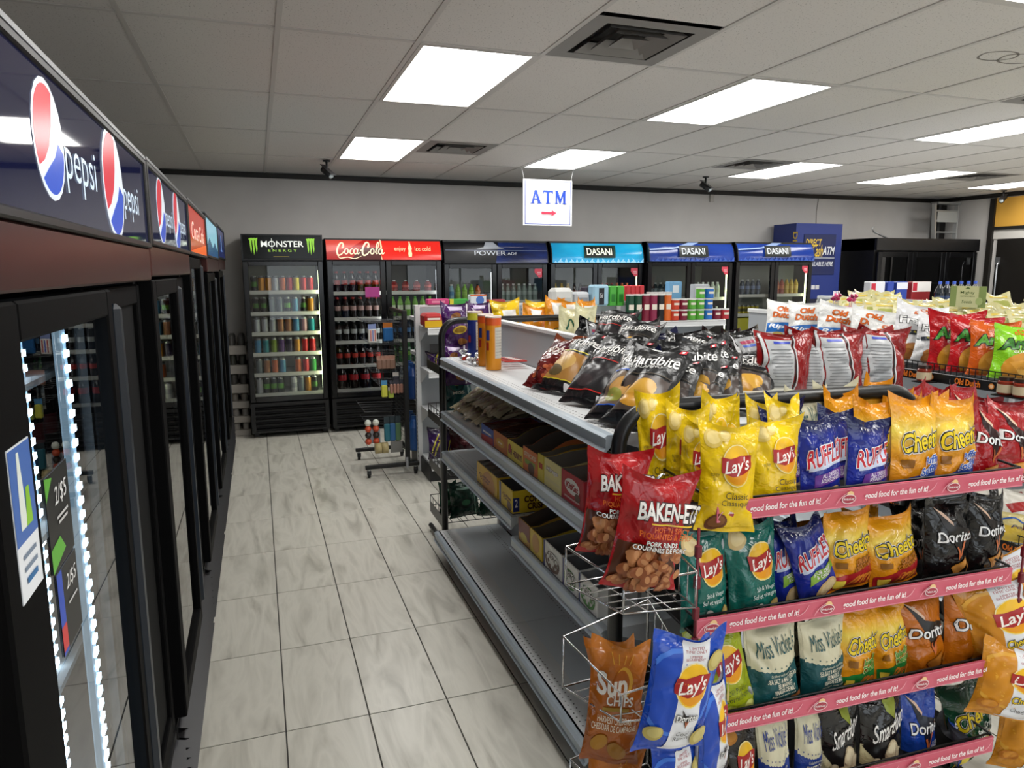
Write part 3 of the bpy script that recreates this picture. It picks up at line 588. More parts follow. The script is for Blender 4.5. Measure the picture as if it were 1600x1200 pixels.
for k in range(3):
    a = x0+.03+k*(x1-x0-.06)/3; c = a+(x1-x0-.06)/3-.01; d = MB(); e = .07
    for q in ((a, a+e, .32, 1.92), (c-e, c, .32, 1.92), (a+e, c-e, .32, .4), (a+e, c-e, 1.85, 1.92)): d.bbox(q[0], q[1], yf-.01, yf+.03, q[2], q[3], BLACKG)
    d = d.build('door', t)
    MB().add([(a+e, yf+.005, .4), (c-e, yf+.005, .4), (c-e, yf+.005, 1.85), (a+e, yf+.005, 1.85)], [(0, 1, 2, 3)], GLASSD).build('pane', d)
    MB().tube([(a+.03, yf-.03, .9), (a+.03, yf-.03, 1.4)], .008, STEEL, 6).build('handle', d)
for z in (.8, 1.15, 1.5): MB().box(x0+.06, x1-.06, yf+.1, yb-.06, z-.015, z, mat('#4a4e50', .5)).build('shelf', t)
for k in range(8): drink(can_mesh('#5a2f2a', '#8a8f94', .12), (7.9+.07*k, 7.66, 1.151), 'dim can on a shelf inside the unlit freezer', 'cans inside the unlit freezer')
# ladder lying folded on top
t = thing('step_ladder', 'folded aluminium step ladder standing on top of the black freezer', 'ladder', (9.35, 7.85, 2.105)); AL = mat('#b4b6b6', .35, .6)
for x in (9.14, 9.56):
    MB().obox((x, 7.86, 2.36), (.012, 0, 0), (0, .03, .0), (-.02 if x < 9.3 else .0, 0, .25), AL).build('rail', t)
for z in (2.2, 2.36, 2.5): MB().bbox(9.15, 9.55, 7.83, 7.9, z, z+.02, AL).build('step', t)
MB().bbox(9.13, 9.57, 7.8, 7.93, 2.6, 2.63, mat('#7a7c7c', .4)).build('top_cap', t)
MB().bbox(9.16, 9.54, 7.825, 7.832, 2.35, 2.5, mat('#9a9c9a', .5)).build('warning_plate', t)
solo(MB().tube([(8.25, 7.8, 2.11), (8.05, 7.8, 2.18), (7.98, 7.8, 2.2)], .012, AL).tube([(7.98, 7.78, 2.2), (7.93, 7.78, 2.24), (7.98, 7.78, 2.26)], .008, AL), 'metal_arm', 'thin metal arm sticking up from the freezer top', 'bracket', (8.25, 7.8, 2.105))

# ------------------------------------------------------------------ left row of coolers, faces at X = -0.27
XF = -.27
FRAMEM = mat('#060607', .6, 0, 0, .06); PANELM = mat('#060708', .7, 0, 0, .15)
BRONZE = mat('#4a2622', .28, .55)
def pepsi(pa, pb, pc, y0, y1, cy, th, asp):
    """globe between photo columns pa..pb, word up to pc, on the header y0..y1"""
    u = [(y_at(p, XF, 1.88)-(y0+y1)/2)/(y1-y0-.04) for p in (pa, pb, pc)]
    cx, r, tx, tw = (u[0]+u[1])/2, (u[1]-u[0])/2, (u[1]+u[2])/2, (u[2]-u[1])*.94
    e = [('E', cx, cy, r*1.09, r*1.09, '#dfe8f2'), ('E', cx, cy, r, r, '#e9f1fa')]
    def arc(a0, a1, n=14): return [(cx+r*math.cos(math.radians(a0+(a1-a0)*k/n)), cy+r/asp*math.sin(math.radians(a0+(a1-a0)*k/n))) for k in range(n+1)]
    def pt(*q): return [(cx+x*r, cy+y*r/asp) for x, y in q]
    e.append(('P', arc(66, 214)+pt((-.45, -.42), (-.05, -.12), (.22, .3)), '#d8283c'))
    e.append(('P', arc(230, 352)+pt((.62, .02), (.3, -.28), (-.15, -.5)), '#1f4fc8'))
    return e+[('T', 'pepsi', tx, cy-.1, tw, th, '#d8ecff', {'bold': -.004})]
def left_cooler(y0, y1, zt, zh, label, els, signm, emit, bronze=True, contents=None, led=False, nd=2, glow=None):
    t = thing('drink_cooler', label, 'cooler', (XF-.38, (y0+y1)/2, 0)); xb = XF-.74
    b = MB(); b.box(xb, XF-.04, y0, y0+.035, .05, zt, BLACK); b.box(xb, XF-.04, y1-.035, y1, .05, zt, BLACK); b.box(xb, xb+.04, y0+.035, y1-.035, .05, zt, mat('#2a2c2e', .5)); b.box(xb, XF-.04, y0+.035, y1-.035, zt-.04, zt, BLACK); b.box(xb+.04, XF-.06, y0+.035, y1-.035, .3, .36, DARK)
    b.build('cabinet', t)
    # header
    hf = MB(); hx = XF+.004
    for q in ((y0, y0+.02, zh, zt), (y1-.02, y1, zh, zt), (y0+.02, y1-.02, zh, zh+.015), (y0+.02, y1-.02, zt-.015, zt)): hf.bbox(XF-.06, hx+.006, q[0], q[1], q[2], q[3], BLACK, .003)
    hf.box(XF-.06, hx+.006, y0, y1, zt, zt+.008, mat('#8a8c8e', .35, .6)); hf.build('header_frame', t)
    hd = MB().add([(hx, y0+.02, zh+.015), (hx, y1-.02, zh+.015), (hx, y1-.02, zt-.015), (hx, y0+.02, zt-.015)], [(0, 1, 2, 3)], signm).build('header_sign', t)
    flat_print('sign_print', els, hd, (hx+.0005, (y0+y1)/2, zh+.015), (0, y1-y0-.04, 0), (0, 0, zt-zh-.03), .25, emit)
    zr = zh
    if bronze: MB().bbox(XF-.05, XF+.002, y0, y1, zh-.085, zh, BRONZE, .004).build('trim_rail', t); zr = zh-.085
    # doors: a glass one, then a dark solid-framed one behind a full-height pull
    lo, hi = .36, zr-.01; ym = y0+(y1-y0)*.56 if not led else 1.6
    for k, (a, c) in enumerate(((y0+.004, ym-.004), (ym+.004, y1-.004))):
        e0, e1 = ((.14 if led else .076), .045) if k == 0 else (.05, .05); xo = 0 if k == 0 else -.03
        d = MB()
        for q in ((a, a+e0, lo, hi), (c-e1, c, lo, hi), (a+e0, c-e1, lo, lo+.06), (a+e0, c-e1, hi-.05, hi)): d.bbox(XF-.04+xo, XF+xo, q[0], q[1], q[2], q[3], FRAMEM, .004)
        d = d.build('door', t)
        if k == 0: MB().add([(XF-.014+xo, a+e0, lo+.06), (XF-.014+xo, c-e1, lo+.06), (XF-.014+xo, c-e1, hi-.05), (XF-.014+xo, a+e0, hi-.05)], [(0, 1, 2, 3)], GLASS).build('pane', d)
        else:
            MB().bbox(XF-.03+xo, XF-.012+xo, a+e0, c-e1, lo+.06, hi-.05, PANELM, .003).build('door_panel', d)
            MB().bbox(XF+xo, XF+.008, a+.012, a+.055, lo+.05, hi-.03, mat('#141c26', .4), .01).build('handle', d)
    MB().bbox(XF-.07, XF-.046, ym-.02, ym+.02, lo, hi, BLACK, .004).build('mullion', t)
    if led:
        for yy, xx in ((ym-.095, XF-.072), (ym-.06, XF-.15)):
            s = MB().bbox(xx-.012, xx+.004, yy-.014, yy+.014, .4, hi-.06, mat('#9fc0d8', .4, 0., .5), .003).build('light_strip', t)
            m = MB(); z = .42
            while z < hi-.08: m.box(xx+.004, xx+.008, yy-.012, yy+.012, z, z+.012, mat('#d8eeff', .4, 0., 14.)); z += .028
            m.build('led', s)
    # grille
    g = MB().box(XF-.06, XF-.03, y0, y1, .05, .34, mat('#050506', .6)).build('grille', t)
    for k in range(8):
        z = .07+k*.033; MB().add([(XF-.03, y0+.02, z), (XF-.03, y1-.02, z), (XF, y1-.02, z+.012), (XF, y0+.02, z+.012), (XF-.03, y1-.02, z+.02), (XF-.03, y0+.02, z+.02)], [(0, 3, 2, 1), (3, 5, 4, 2)][::-1], mat('#26262a', .35)).build('louver', g)
    f = MB()
    for y in (y0+.06, y1-.1):
        for x in (xb+.06, XF-.12): f.box(x, x+.05, y, y+.05, 0, .05, DARK)
    f.build('feet', t)
    for z in (.62, .92, 1.22, 1.5): MB().box(xb+.05, XF-.12, y0+.04, y1-.04, z-.012, z, mat('#8c8f90', .5)).build('shelf', t)
    return t
PS = mat('#0d0f24', .04, 0, 0, .45)
_b = PS.node_tree.nodes['Principled BSDF']; _b.inputs['Emission Color'].default_value = (*lin('#23285c'), 1); _b.inputs['Emission Strength'].default_value = .25
left_cooler(.86, 2.18, 1.985, 1.755, 'large black cooler with two large round logos on its dark header, advert sticker on edge', pepsi(45, 92, 145, .86, 2.18, .54, .44, .16)+pepsi(156, 186, 211, .86, 2.18, .5, .42, .16), PS, .4, True, led=True)
left_cooler(2.2, 3.42, 1.99, 1.765, 'black cooler with two small round logos on a dark header, bronze rail below', pepsi(243, 255, 267, 2.2, 3.42, .5, .4, .164)+pepsi(269, 278, 287, 2.2, 3.42, .5, .4, .164), PS, .4, True)
left_cooler(3.44, 4.62, 2.0, 1.765, 'narrow-looking black cooler with orange red cola header in the side row', [('T', 'Coca-Cola', 0, .5, .7, .4, '#f2e0d0', {'shear': .3}), ('P', [(-.5, 0), (.5, 0), (.5, .3), (-.1, .12)], '#e8642a')], mat('#c8361f', .15, 0, .4), .5, False)
left_cooler(4.64, 6.02, 2.03, 1.775, 'black cooler with pale sky blue mountain header in the side row', [('P', [(-.5, 0), (.5, 0), (.5, .2), (.2, .45), (0, .25), (-.25, .5), (-.5, .2)], '#1f4f7a'), ('T', 'AQUA', 0, .7, .4, .14, '#1f4f7a')][:1], mat('#8fc4d8', .15, 0, .6), .5, True)
left_cooler(6.04, 7.28, 2.05, 1.79, 'far black cooler with deep blue header in the side row beside stacked cases', [('E', 0, .5, .06, .06, '#6f8fd0'), ('R', 0, .25, .3, .04, '#6f8fd0')], mat('#1a2a6a', .15, 0, .25), .4, True)
# stock dimly visible inside
for (ya, yb_, nn) in ((.98, 2.1, 9), (2.3, 3.3, 9), (3.55, 4.5, 8), (4.75, 5.9, 8)):
    for z in (.921, 1.221):
        for k in range(nn):
            c = ('#2a1712', '#8f2a2a', '#b8322c') if ya < 2 else [('#15251a', '#3f8f3a', '#3f8f3a'), ('#2a1712', '#a8632a', '#15171a'), ('#1b2436', '#4a6fa8', '#e8e8e8')][k % 3]
            drink(bottle_mesh(*c, .22, .033), (XF-.25, ya+(yb_-ya)*(k+.5)/nn, z), f'dim {["brown", "green", "amber", "blue"][0 if ya < 2 else 1+k % 3]} bottle on the {"lower" if z < 1 else "upper"} shelf inside the {({.98: "advert sticker", 2.3: "small round logo", 3.55: "orange red header", 4.75: "sky blue header"})[ya]} side cooler', 'bottles inside the side coolers', 'soda_bottle', 'bottle')
# stickers on the nearest cooler
o = P(18, 660, X=XF+.0005)
t = solo(MB().box(XF-.001, XF+.0012, .905, .985, 1.32, 1.50, mat('#e9eef4', .4)), 'advert_sticker', 'blue and white sticker with green bottle on the cooler edge', 'sticker', (XF, .945, 1.32))
flat_print('sticker_print', [('R', 0, .68, 1, .62, '#4a6fb8'), ('P', [(-.25, .45), (.05, .45), (.0, .75), (-.05, .95), (-.15, .95), (-.2, .75)], '#e8f0e8'), ('P', [(.0, .45), (.3, .45), (.25, .7), (.1, .7)], '#8fc83a'), ('R', 0, .28, .6, .03, '#7a8aa0'), ('R', 0, .2, .6, .03, '#7a8aa0'), ('R', 0, .12, .5, .04, '#2f6fa8')], t, (XF+.0012, .945, 1.32), (0, .08, 0), (0, 0, .18))
o = P(100, 680, X=XF-.012)
t = solo(MB().box(XF-.0135, XF-.0125, 1.08, 1.20, 1.285, 1.42, mat('#17191a', .35)), 'door_poster', 'black and green promotional poster on the cooler glass door', 'poster', (XF-.013, 1.14, 1.285))
flat_print('poster_print', [('P', [(-.5, .75), (-.2, .95), (-.5, 1)], '#5fae3a'), ('P', [(-.5, .0), (.1, .12), (-.1, .3), (-.5, .25)], '#5fae3a'), ('T', '2/$5', .1, .72, .55, .22, '#e8e8e8', {'shear': .2}), ('R', .1, .5, .5, .03, '#c8c8c8'), ('R', .1, .44, .4, .03, '#c8c8c8')], t, (XF-.0125, 1.14, 1.285), (0, .12, 0), (0, 0, .135))
t = solo(MB().box(XF-.0135, XF-.0125, 1.09, 1.20, 1.16, 1.28, mat('#17191a', .35)), 'door_poster', 'black poster with blue and red strip on the cooler glass door', 'poster', (XF-.013, 1.145, 1.16))
flat_print('poster_print', [('R', -.38, .5, .24, 1, '#2f4fb8'), ('R', -.38, .2, .24, .3, '#c83a3a'), ('T', '2/$5', .15, .75, .5, .2, '#e8e8e8', {'shear': .2}), ('R', .15, .5, .45, .03, '#c8c8c8')], t, (XF-.0125, 1.145, 1.16), (0, .11, 0), (0, 0, .12))
# shrink-wrapped cases stacked between the two cooler rows
z = 0
for k, (hh, c, lab) in enumerate(((.14, '#8f8a84', 'lowest'), (.15, '#8a8580', 'second'), (.16, '#7a746c', 'third'), (.2, '#4a4844', 'fourth'), (.2, '#3f4038', 'fifth'), (.2, '#55534f', 'topmost'))):
    t = thing('drink_case', f'grey shrink-wrapped drink case, {lab} of the dim stack beside the claw mark cooler', 'case', (-.27, 7.95, z), 'stacked drink cases')
    MB().bbox(-.42, -.135, 7.8, 8.2, z, z+hh*.45, mat('#a39d95', .7), .006).build('tray', t)
    m = MB()
    for i in range(3):
        for j in range(4): m.lathe([(.033, hh*.3), (.033, hh*.85), (.026, hh*.93), (.02, hh*.97)], 10, mat(c, .4), (-.37+.093*i, 7.86+.093*j, z))
    m.build('can_tops', t); z += hh

# ------------------------------------------------------------------ gondola shelving
HOLE = mat('#3a3c3e', .8)
def perforations(t, x, y0, y1, z, nrow=2, step=.025, dx=.022, r=.0035, along='y'):
    m = MB()
    for k in range(nrow):
        q = y0+.02
        while q < y1-.02:
            c = (x+dx*k, q) if along == 'y' else (q, x+dx*k)
            m.add([(c[0]+r*math.cos(a), c[1]+r*math.sin(a), z+.0006) for a in [i*math.pi/3 for i in range(6)]], [tuple(range(6))], HOLE); q += step
    return tag(m.build('perforations', t), kind='stuff')
def lip_profile(z): return [(.028, z), (.004, z), (-.006, z-.008), (-.001, z-.014), (-.001, z-.042), (-.010, z-.052), (.0, z-.056), (.02, z-.034), (.028, z-.034)]
def rail_y(t, xf, y0, y1, z, s=1):
    """price rail along Y, front edge at xf; s=+1: shelf body lies towards +X"""
    pr = [(xf+s*a, b) for a, b in lip_profile(z)]; n = len(pr); m = MB()
    m.add([(a, y0, b) for a, b in pr]+[(a, y1, b) for a, b in pr], [(i, (i+1) % n, n+(i+1) % n, n+i) for i in range(n)]+[tuple(range(n))[::-1], tuple(range(n, 2*n))], LIPM); return m.build('price_rail', t)
def rail_x(t, x0, x1, yf, z):
    pr = [(yf+a, b) for a, b in lip_profile(z)]; n = len(pr); m = MB()
    m.add([(x0, a, b) for a, b in pr]+[(x1, a, b) for a, b in pr], [(i, (i+1) % n, n+(i+1) % n, n+i) for i in range(n)]+[tuple(range(n))[::-1], tuple(range(n, 2*n))], SHELF); return m.build('price_rail', t)
def shelf_y(t, xf, xb, y0, y1, z, m=None, holes=True, band=None):
    s = 1 if xb > xf else -1; a, b = sorted((xf+s*.02, xb)); sh = MB()
    sh.box(a, b, y0+.002, y1-.002, z-.03, z-.001, m or SHELF)
    if band: q0, q1 = sorted((xf+s*.02, xf+s*band)); sh.box(q0, q1, y0+.002, y1-.002, z-.001, z, SHELF)
    for y in (y0+.003, y1-.006): sh.add([(xf+s*.06, y, z-.03), (xb, y, z-.03), (xb, y, z-.12), (xb-s*.04, y, z-.12)], [(0, 1, 2, 3)], m or SHELF)
    o = sh.build('shelf', t); rail_y(o, xf, y0, y1, z, s)
    if holes: perforations(o, min(xf+s*.045, xf+s*.067), y0, y1, z if band else z-.0008)
    return o
GX0, GXB, GSP = .98, .927, 1.35
Z1, Z2, Z3F, Z3N, ZB = 1.196, .881, .640, .557, .15
YN, YM, YE = 1.92, 2.80, 4.03
g = thing('gondola_shelving', 'grey metal double-sided store shelving with candy boxes and chip bags, beside the tiled aisle', 'shelving', (GSP, (YN+YE)/2, 0))
MB().box(GXB+.10, 2.1, YN, YE, 0, .1, mat('#1c1e20', .5)).build('plinth', g)
for a, b in ((YM, YE), (YN, YM)):
    d = shelf_y(g, GXB, GSP-.02, a, b, ZB, SHELFD, True, .12); d.name = 'base_deck'
    perforations(d, GSP-.11, a, b, ZB-.001)
    shelf_y(g, GX0, GSP-.02, a, b, Z1); shelf_y(g, GX0, GSP-.02, a, b, Z2, None, False)
    shelf_y(g, 2.14, GSP+.02, a, b, Z1, None, False); d = shelf_y(g, 2.18, GSP+.02, a, b, ZB, SHELFD, False, .12); d.name = 'base_deck'
    a2 = a if a > YN else 2.16; MB().box(GSP-.012, GSP+.012, a+.02, b-.02, .15, 1.16, GREYM).build('back_panel', g); MB().box(GSP-.012, GSP+.012, a2+.02, b-.02, 1.16, 1.385, GREYM).build('back_panel', g)
    MB().bbox(GSP-.02, GSP+.02, a2, b, 1.385, 1.405, SHELF, .004).build('top_cap', g)
shelf_y(g, GX0, GSP-.02, YM, YE, Z3F, SHELFD); shelf_y(g, GX0, GSP-.02, YN, YM, Z3N, SHELFD)
for y in (YN, YM, YE):
    u = MB().bbox(GSP-.026, GSP+.026, y-.02, y+.02, .1, 1.4 if y > YN else 1.15, SHELF, .003).build('upright', g); m = MB(); z = .2
    while z < (1.36 if y > YN else 1.12): m.box(GSP-.0268, GSP-.026, y-.004, y+.004, z, z+.02, HOLE); z += .035
    m.build('slots', u)

# far shelving unit facing the aisle end
FX0_, FX1_, FY, FYB = 1.24, 4.03, 5.5, 5.9
f = thing('gondola_shelving', 'pale grey shelving unit with slotted upright beyond the wheeled wire rack', 'shelving', (2.6, 5.9, 0))
MB().box(FX0_, FX1_, FY+.03, FYB+.37, 0, .13, mat('#26282a', .5)).build('plinth', f)
def shelf_x(t, x0, x1, yf, yb, z):
    sh = MB(); sh.box(x0, x1, min(yf+.02, yb), max(yf+.02, yb), z-.03, z-.001, SHELF)
    for x in (x0+.002, x1-.004): sh.add([(x, yf+.06, z-.03), (x, yb, z-.03), (x, yb, z-.14), (x, yb-.03, z-.14)], [(0, 1, 2, 3)], SHELF)
    o = sh.build('shelf', t); rail_x(o, x0, x1, yf, z); return o
for a, b in ((FX0_, 2.18), (2.18, 3.1), (3.1, FX1_)):
    for z in (.15, .57, .90, 1.245): shelf_x(f, a+.01, b-.01, FY if z == .15 else FY+.04, FYB-.02, z)
    MB().box(a+.02, b-.02, FYB-.012, FYB+.012, .13, 1.39, GREYM).build('back_panel', f); MB().bbox(a, b, FYB-.02, FYB+.02, 1.39, 1.41, SHELF, .004).build('top_cap', f)
    for z in (.15, .6, 1.0, 1.3): MB().box(a+.01, b-.01, FYB+.02, FYB+.36, z-.03, z, SHELF).build('shelf', f)
for x in (FX0_, 2.18, 3.1, FX1_):
    u = MB().bbox(x-.02, x+.02, FYB-.03, FYB+.03, 0, 1.41, SHELF, .003).build('upright', f); m = MB(); z = .12
    while z < 1.38: m.box(x-.0208, x-.02, FYB-.022, FYB-.012, z, z+.02, HOLE); z += .035
    m.build('slots', u)

# second gondola across the next aisle, carrying the wire chip rack
S2X0, S2SP, S2X1 = 3.02, 3.55, 4.2
h2 = thing('gondola_shelving', 'grey shelving with a black wire chip rack on the aisle beyond the pink-railed rack', 'shelving', (S2SP, 3., 0))
MB().box(S2X0+.1, S2X1-.05, 1.5, 4.6, 0, .12, DARK).build('plinth', h2)
for a, b in ((1.5, 2.5), (2.5, 3.5), (3.5, 4.6)):
    MB().box(S2SP-.012, S2SP+.012, a+.01, b-.01, .12, 1.37, GREYM).build('back_panel', h2); MB().bbox(S2SP-.02, S2SP+.02, a, b, 1.37, 1.40, SHELF, .004).build('top_cap', h2)
    for z in (.2, .62, 1.28): shelf_y(h2, S2X1, S2SP+.02, a, b, z, None, False)
    shelf_y(h2, S2X0-.05, S2SP-.02, a, b, .2, SHELFD, False)
def wire_shelf_y(t, xf, xb, y0, y1, z, strip=True, els=None):
    m = MB(); 
    n = int((y1-y0)/.03)
    for k in range(n+1): y = y0+(y1-y0)*k/n; m.tube([(xb, y, z), (xf, y, z), (xf, y, z+.045)], .0022, BLACK, 4)
    for x, zz in ((xf, z+.045), (xf, z), (xf+(xb-xf)*.5, z-.003), (xb, z)): m.tube([(x, y0, zz), (x, y1, zz)], .003, BLACK, 4)
    o = m.build('wire_shelf', t)
    if strip: 
        MB().bbox(xf-.012, xf-.006, y0, y1, z-.042, z+.004, mat('#0c0c0d', .3), .002).build('price_strip', o)
        e = []; k = 0; L = y1-y0
        while .12+k*.3 < L:
            u = .5-(.12+k*.3)/L; e += [('T', 'Old Dutch', u, .5, .125/L, .62, '#e0761f', {'bold': .03, 'out': [('#5a1a08', .03)]}), ('E', u+.115/L, .5, .013/L, .013/L, '#d8843a'), ('E', u+.115/L, .5, .008/L, .008/L, '#f0c9a0')]; k += 1
        flat_print('strip_print', e, o, (xf-.0123, (y0+y1)/2, z-.042), (0, -(y1-y0), 0), (0, 0, .046))
    return o
for z in (1.205, .84, .52): wire_shelf_y(h2, S2X0, S2SP-.03, 1.62, 4.1, z)
for y in (1.6, 2.5, 3.4, 4.12): MB().bbox(S2SP-.03, S2SP-.012, y-.012, y+.012, .12, 1.37, SHELF, .003).build('upright', h2)
# third gondola further right, only its top shows
h3 = thing('gondola_shelving', 'white-topped shelving further back holding cereal boxes below the unlit freezer', 'shelving', (5.58, 4.65, 0))
MB().box(4.98, 6.1, 3.2, 6.1, 0, .12, DARK).build('plinth', h3); MB().box(5.57, 5.59, 3.2, 6.1, .12, 1.39, GREYM).build('back_panel', h3); MB().bbox(5.55, 5.61, 3.2, 6.1, 1.39, 1.42, SHELF).build('top_cap', h3)
for z in (.2, .75, 1.20): shelf_y(h3, 4.95, 5.57, 3.2, 6.1, z, None, False)
for z in (.2, .75, 1.28): shelf_y(h3, 6.2, 5.59, 3.2, 6.1, z, None, False)

# ------------------------------------------------------------------ near chip rack with pink strips
RL, RR = Vector((1.0, 1.875, 0)), Vector((2.13, 1.84, 0))
rk = thing('chip_rack', 'black tubular chip rack with pink slogan strips, full of snack bags', 'rack', ((RL+RR)/2))
def arch(t, L, R, zt, r=.12, rad=.024, name='frame'):
    d = (R-L).normalized(); pts = [L+Vector((0, 0, .05))]
    for k in range(9): a = math.pi/2*k/8; pts.append(L+d*(r-r*math.cos(a))+Vector((0, 0, zt-r+r*math.sin(a))))
    for k in range(9): a = math.pi/2*(1-k/8); pts.append(R-d*(r-r*math.cos(a))+Vector((0, 0, zt-r+r*math.sin(a))))
    pts.append(R+Vector((0, 0, .05))); return MB().tube(pts, rad, mat('#141516', .32), 10).build(name, t)
arch(rk, RL, RR, 1.285)
MB().tube([RL+Vector((0, 0, .05)), RR+Vector((0, 0, .05))], .02, BLACK).build('foot_bar', rk)
for L in (RL, RR): MB().tube([L+Vector((0, .02, .03)), L+Vector((0, -.42, .03))], .02, BLACK).build('foot', rk)
PINK = mat('#cf5f73', .4); STR = []
tiers = [(1.10, 1.093), (1.052, .776), (1.052, .478), (1.052, .2)]
for k, (xa, zt) in enumerate(tiers):
    A, B = Vector((xa, 1.527, zt)), Vector((2.168, 1.487, zt)); d = (B-A).normalized(); nrm = Vector((d.y, -d.x, 0)); STR.append((A, B))
    zf = zt-.05; tray = MB(); bk = Vector((0, .33, 0))
    tray.add([A+Vector((0, 0, -.05)), B+Vector((0, 0, -.05)), B+bk+Vector((0, 0, -.03)), A+bk+Vector((0, 0, -.03))], [(0, 1, 2, 3), (3, 2, 1, 0)], mat('#0d0d0e', .6))
    tr_ = tray.build('tray', rk)
    m = MB()
    for q in (A, B):
        m.tube([q+Vector((0, 0, .002)), q+bk+Vector((0, 0, .03))], .004, BLACK, 6); m.tube([q+Vector((0, 0, -.05)), q+bk+Vector((0, 0, -.03))], .004, BLACK, 6); m.tube([q+Vector((0, 0, -.05)), q+Vector((0, 0, .002))], .004, BLACK, 6)
    m.tube([A+Vector((0, .004, .002)), B+Vector((0, .004, .002))], .0035, BLACK, 6)
    m.build('wire_guard', tr_)
    st = MB().obox((A+B)/2+Vector((0, 0, -.026))+nrm*.008, (B-A)/2, nrm*.003, Vector((0, 0, .027)), PINK).build('slogan_strip', rk)
    e = [('R', 0, .06, 1, .06, '#e08a98'), ('R', 0, .95, 1, .05, '#dc8090')]
    L = (B-A).length; per = .372/L; u0 = -.5+.045/L
    for j in range(3):
        u = u0+per*j; s_ = L/.054
        e += [('E', u+.004, .66, .012/L, .012/L, '#f0c890'), ('E', u, .46, .024/L, .0135/L, '#f3dfe0'), ('E', u, .46, .0215/L, .0113/L, '#a83a4a'), ('T', 'FritoLay', u, .45, .036/L, .17, '#f6e8ea', {'bold': .02}), ('S', [(u-.045/L, .2), (u-.03/L, .55), (u-.004/L, .85)], .003/L, '#e8a0ac', False, .9),
              ('T', 'good food for the fun of it!', u+.165/L, .5, .225/L, .42, '#fbf3f3', {'bold': .02, 'shear': .08}), ('S', [(u+.27/L, .3), (u+.295/L, .5), (u+.31/L, .85)], .003/L, '#e8a0ac', False, .9)]
    flat_print('strip_print', e, st, (A+B)/2+Vector((0, 0, -.053))+nrm*.0115, B-A, Vector((0, 0, .054)), .4, 0, .0006)
    for q in (A, B): MB().tube([q+bk+Vector((0, 0, -.03)), Vector((RL.x if q is A else RR.x, 1.86, zt-.06))], .006, BLACK, 6).build('bracket', rk)
# maroon merchandising chain strips on both sides
MAR = mat('#6e1626', .35)
for (x, y, z0, z1) in ((1.035, 1.50, .62, 1.04), (2.2, 1.47, .3, .9)):
    m = MB(); m.tube([(x, y, z0), (x, y, z1)], .004, MAR, 6); z = z0
    while z < z1: m.bbox(x-.009, x+.009, y-.008, y+.006, z, z+.035, MAR, .003); z += .085
    m.build('clip_strip', rk)
# chromed wire baskets hung on the left of the rack
def basket(pl, z0, rise, label, mt=CHROME, dz=.075):
    c = sum((Vector(p+(0,)) for p in pl), Vector())/4; t = thing('wire_basket', label, 'basket', (c.x, c.y, z0), 'chrome side baskets')
    A, B, C, D = [Vector((*p, z0)) for p in pl]; up = [Vector((0, 0, dz+rise*k)) for k in (.6, 0, .35, 1.)]; r = .0028; m = MB()
    rim = [A+up[0], B+up[1], C+up[2], D+up[3]]; m.tube(rim, .0035, mt, 6, True); m.build('rim', t)
    m = MB(); m.tube([A, B, C, D], r, mt, 6, True)
    for p, q in zip((A, B, C, D), rim): m.tube([p, q], r, mt, 6)
    for k in range(1, 6):
        s = k/6; m.tube([A.lerp(B, s), D.lerp(C, s)], .0018, mt, 5); m.tube([rim[3].lerp(rim[2], s), D.lerp(C, s)], .0018, mt, 5)
    for k in range(1, 3): m.tube([A.lerp(D, k/3), B.lerp(C, k/3)], .0018, mt, 5)
    m.build('wire_grid', t)
    MB().tube([D, rim[3]+Vector((0, 0, .12)), rim[3]+Vector((.02, -.02, .15)), rim[3]+Vector((.05, 0, .14))], .004, mt, 6).build('hanger', t); return t
PLAN = [(.735, 1.66), (.80, 1.46), (.985, 1.43), (1.0, 1.68)]
basket(PLAN, .865, .05, 'chrome wire basket holding red pork rind bags on the rack side')
basket([(.725, 1.65), (.80, 1.46), (.985, 1.43), (1.0, 1.68)], .575, .12, 'chrome wire basket holding orange wholegrain chip bags on the rack side')
basket([(.735, 1.62), (.80, 1.45), (.985, 1.42), (1.0, 1.66)], .27, .05, 'lowest chrome wire basket on the rack side near the floor')

# ------------------------------------------------------------------ far end rack of the main gondola
fr_ = thing('chip_rack', 'black tubular end rack with wire shelves behind the candy shelving, holding purple and green bags', 'rack', (1.56, 4.08, 0))
arch(fr_, Vector((1.0, 4.075, 0)), Vector((2.13, 4.075, 0)), 1.405, .1, .02)
for L in (1.0, 2.13): MB().tube([(L, 4.05, .03), (L, 4.47, .03)], .016, BLACK).build('foot', fr_)
def wire_tray(t, x0, x1, y0, y1, z, hgt=.07):
    m = MB(); n = 22
    for k in range(n+1): x = x0+(x1-x0)*k/n; m.tube([(x, y0, z), (x, y1, z), (x, y1, z+hgt)], .0024, BLACK, 4)
    for y, zz in ((y0, z), (y1, z), (y1, z+hgt), ((y0+y1)/2, z)): m.tube([(x0, y, zz), (x1, y, zz)], .003, BLACK, 4)
    for x in (x0, x1):
        m.tube([(x, y0, z+hgt), (x, y1, z+hgt)], .003, BLACK, 4)
        for k in range(1, 5): y = y0+(y1-y0)*k/5; m.tube([(x, y, z), (x, y, z+hgt)], .0022, BLACK, 4)
    m.box(x0-.004, x0-.001, y0, y1, z-.02, z+hgt*.5, BLACK) if z > .3 else m.box(x0-.004, x0-.001, y0, y1, z-.04, z+.03, mat('#2a2c2e', .4)); return m.build('wire_shelf', t)
for z in (.17, .46, .78, 1.10): wire_tray(fr_, 1.0, 2.12, 4.09, 4.46, z)

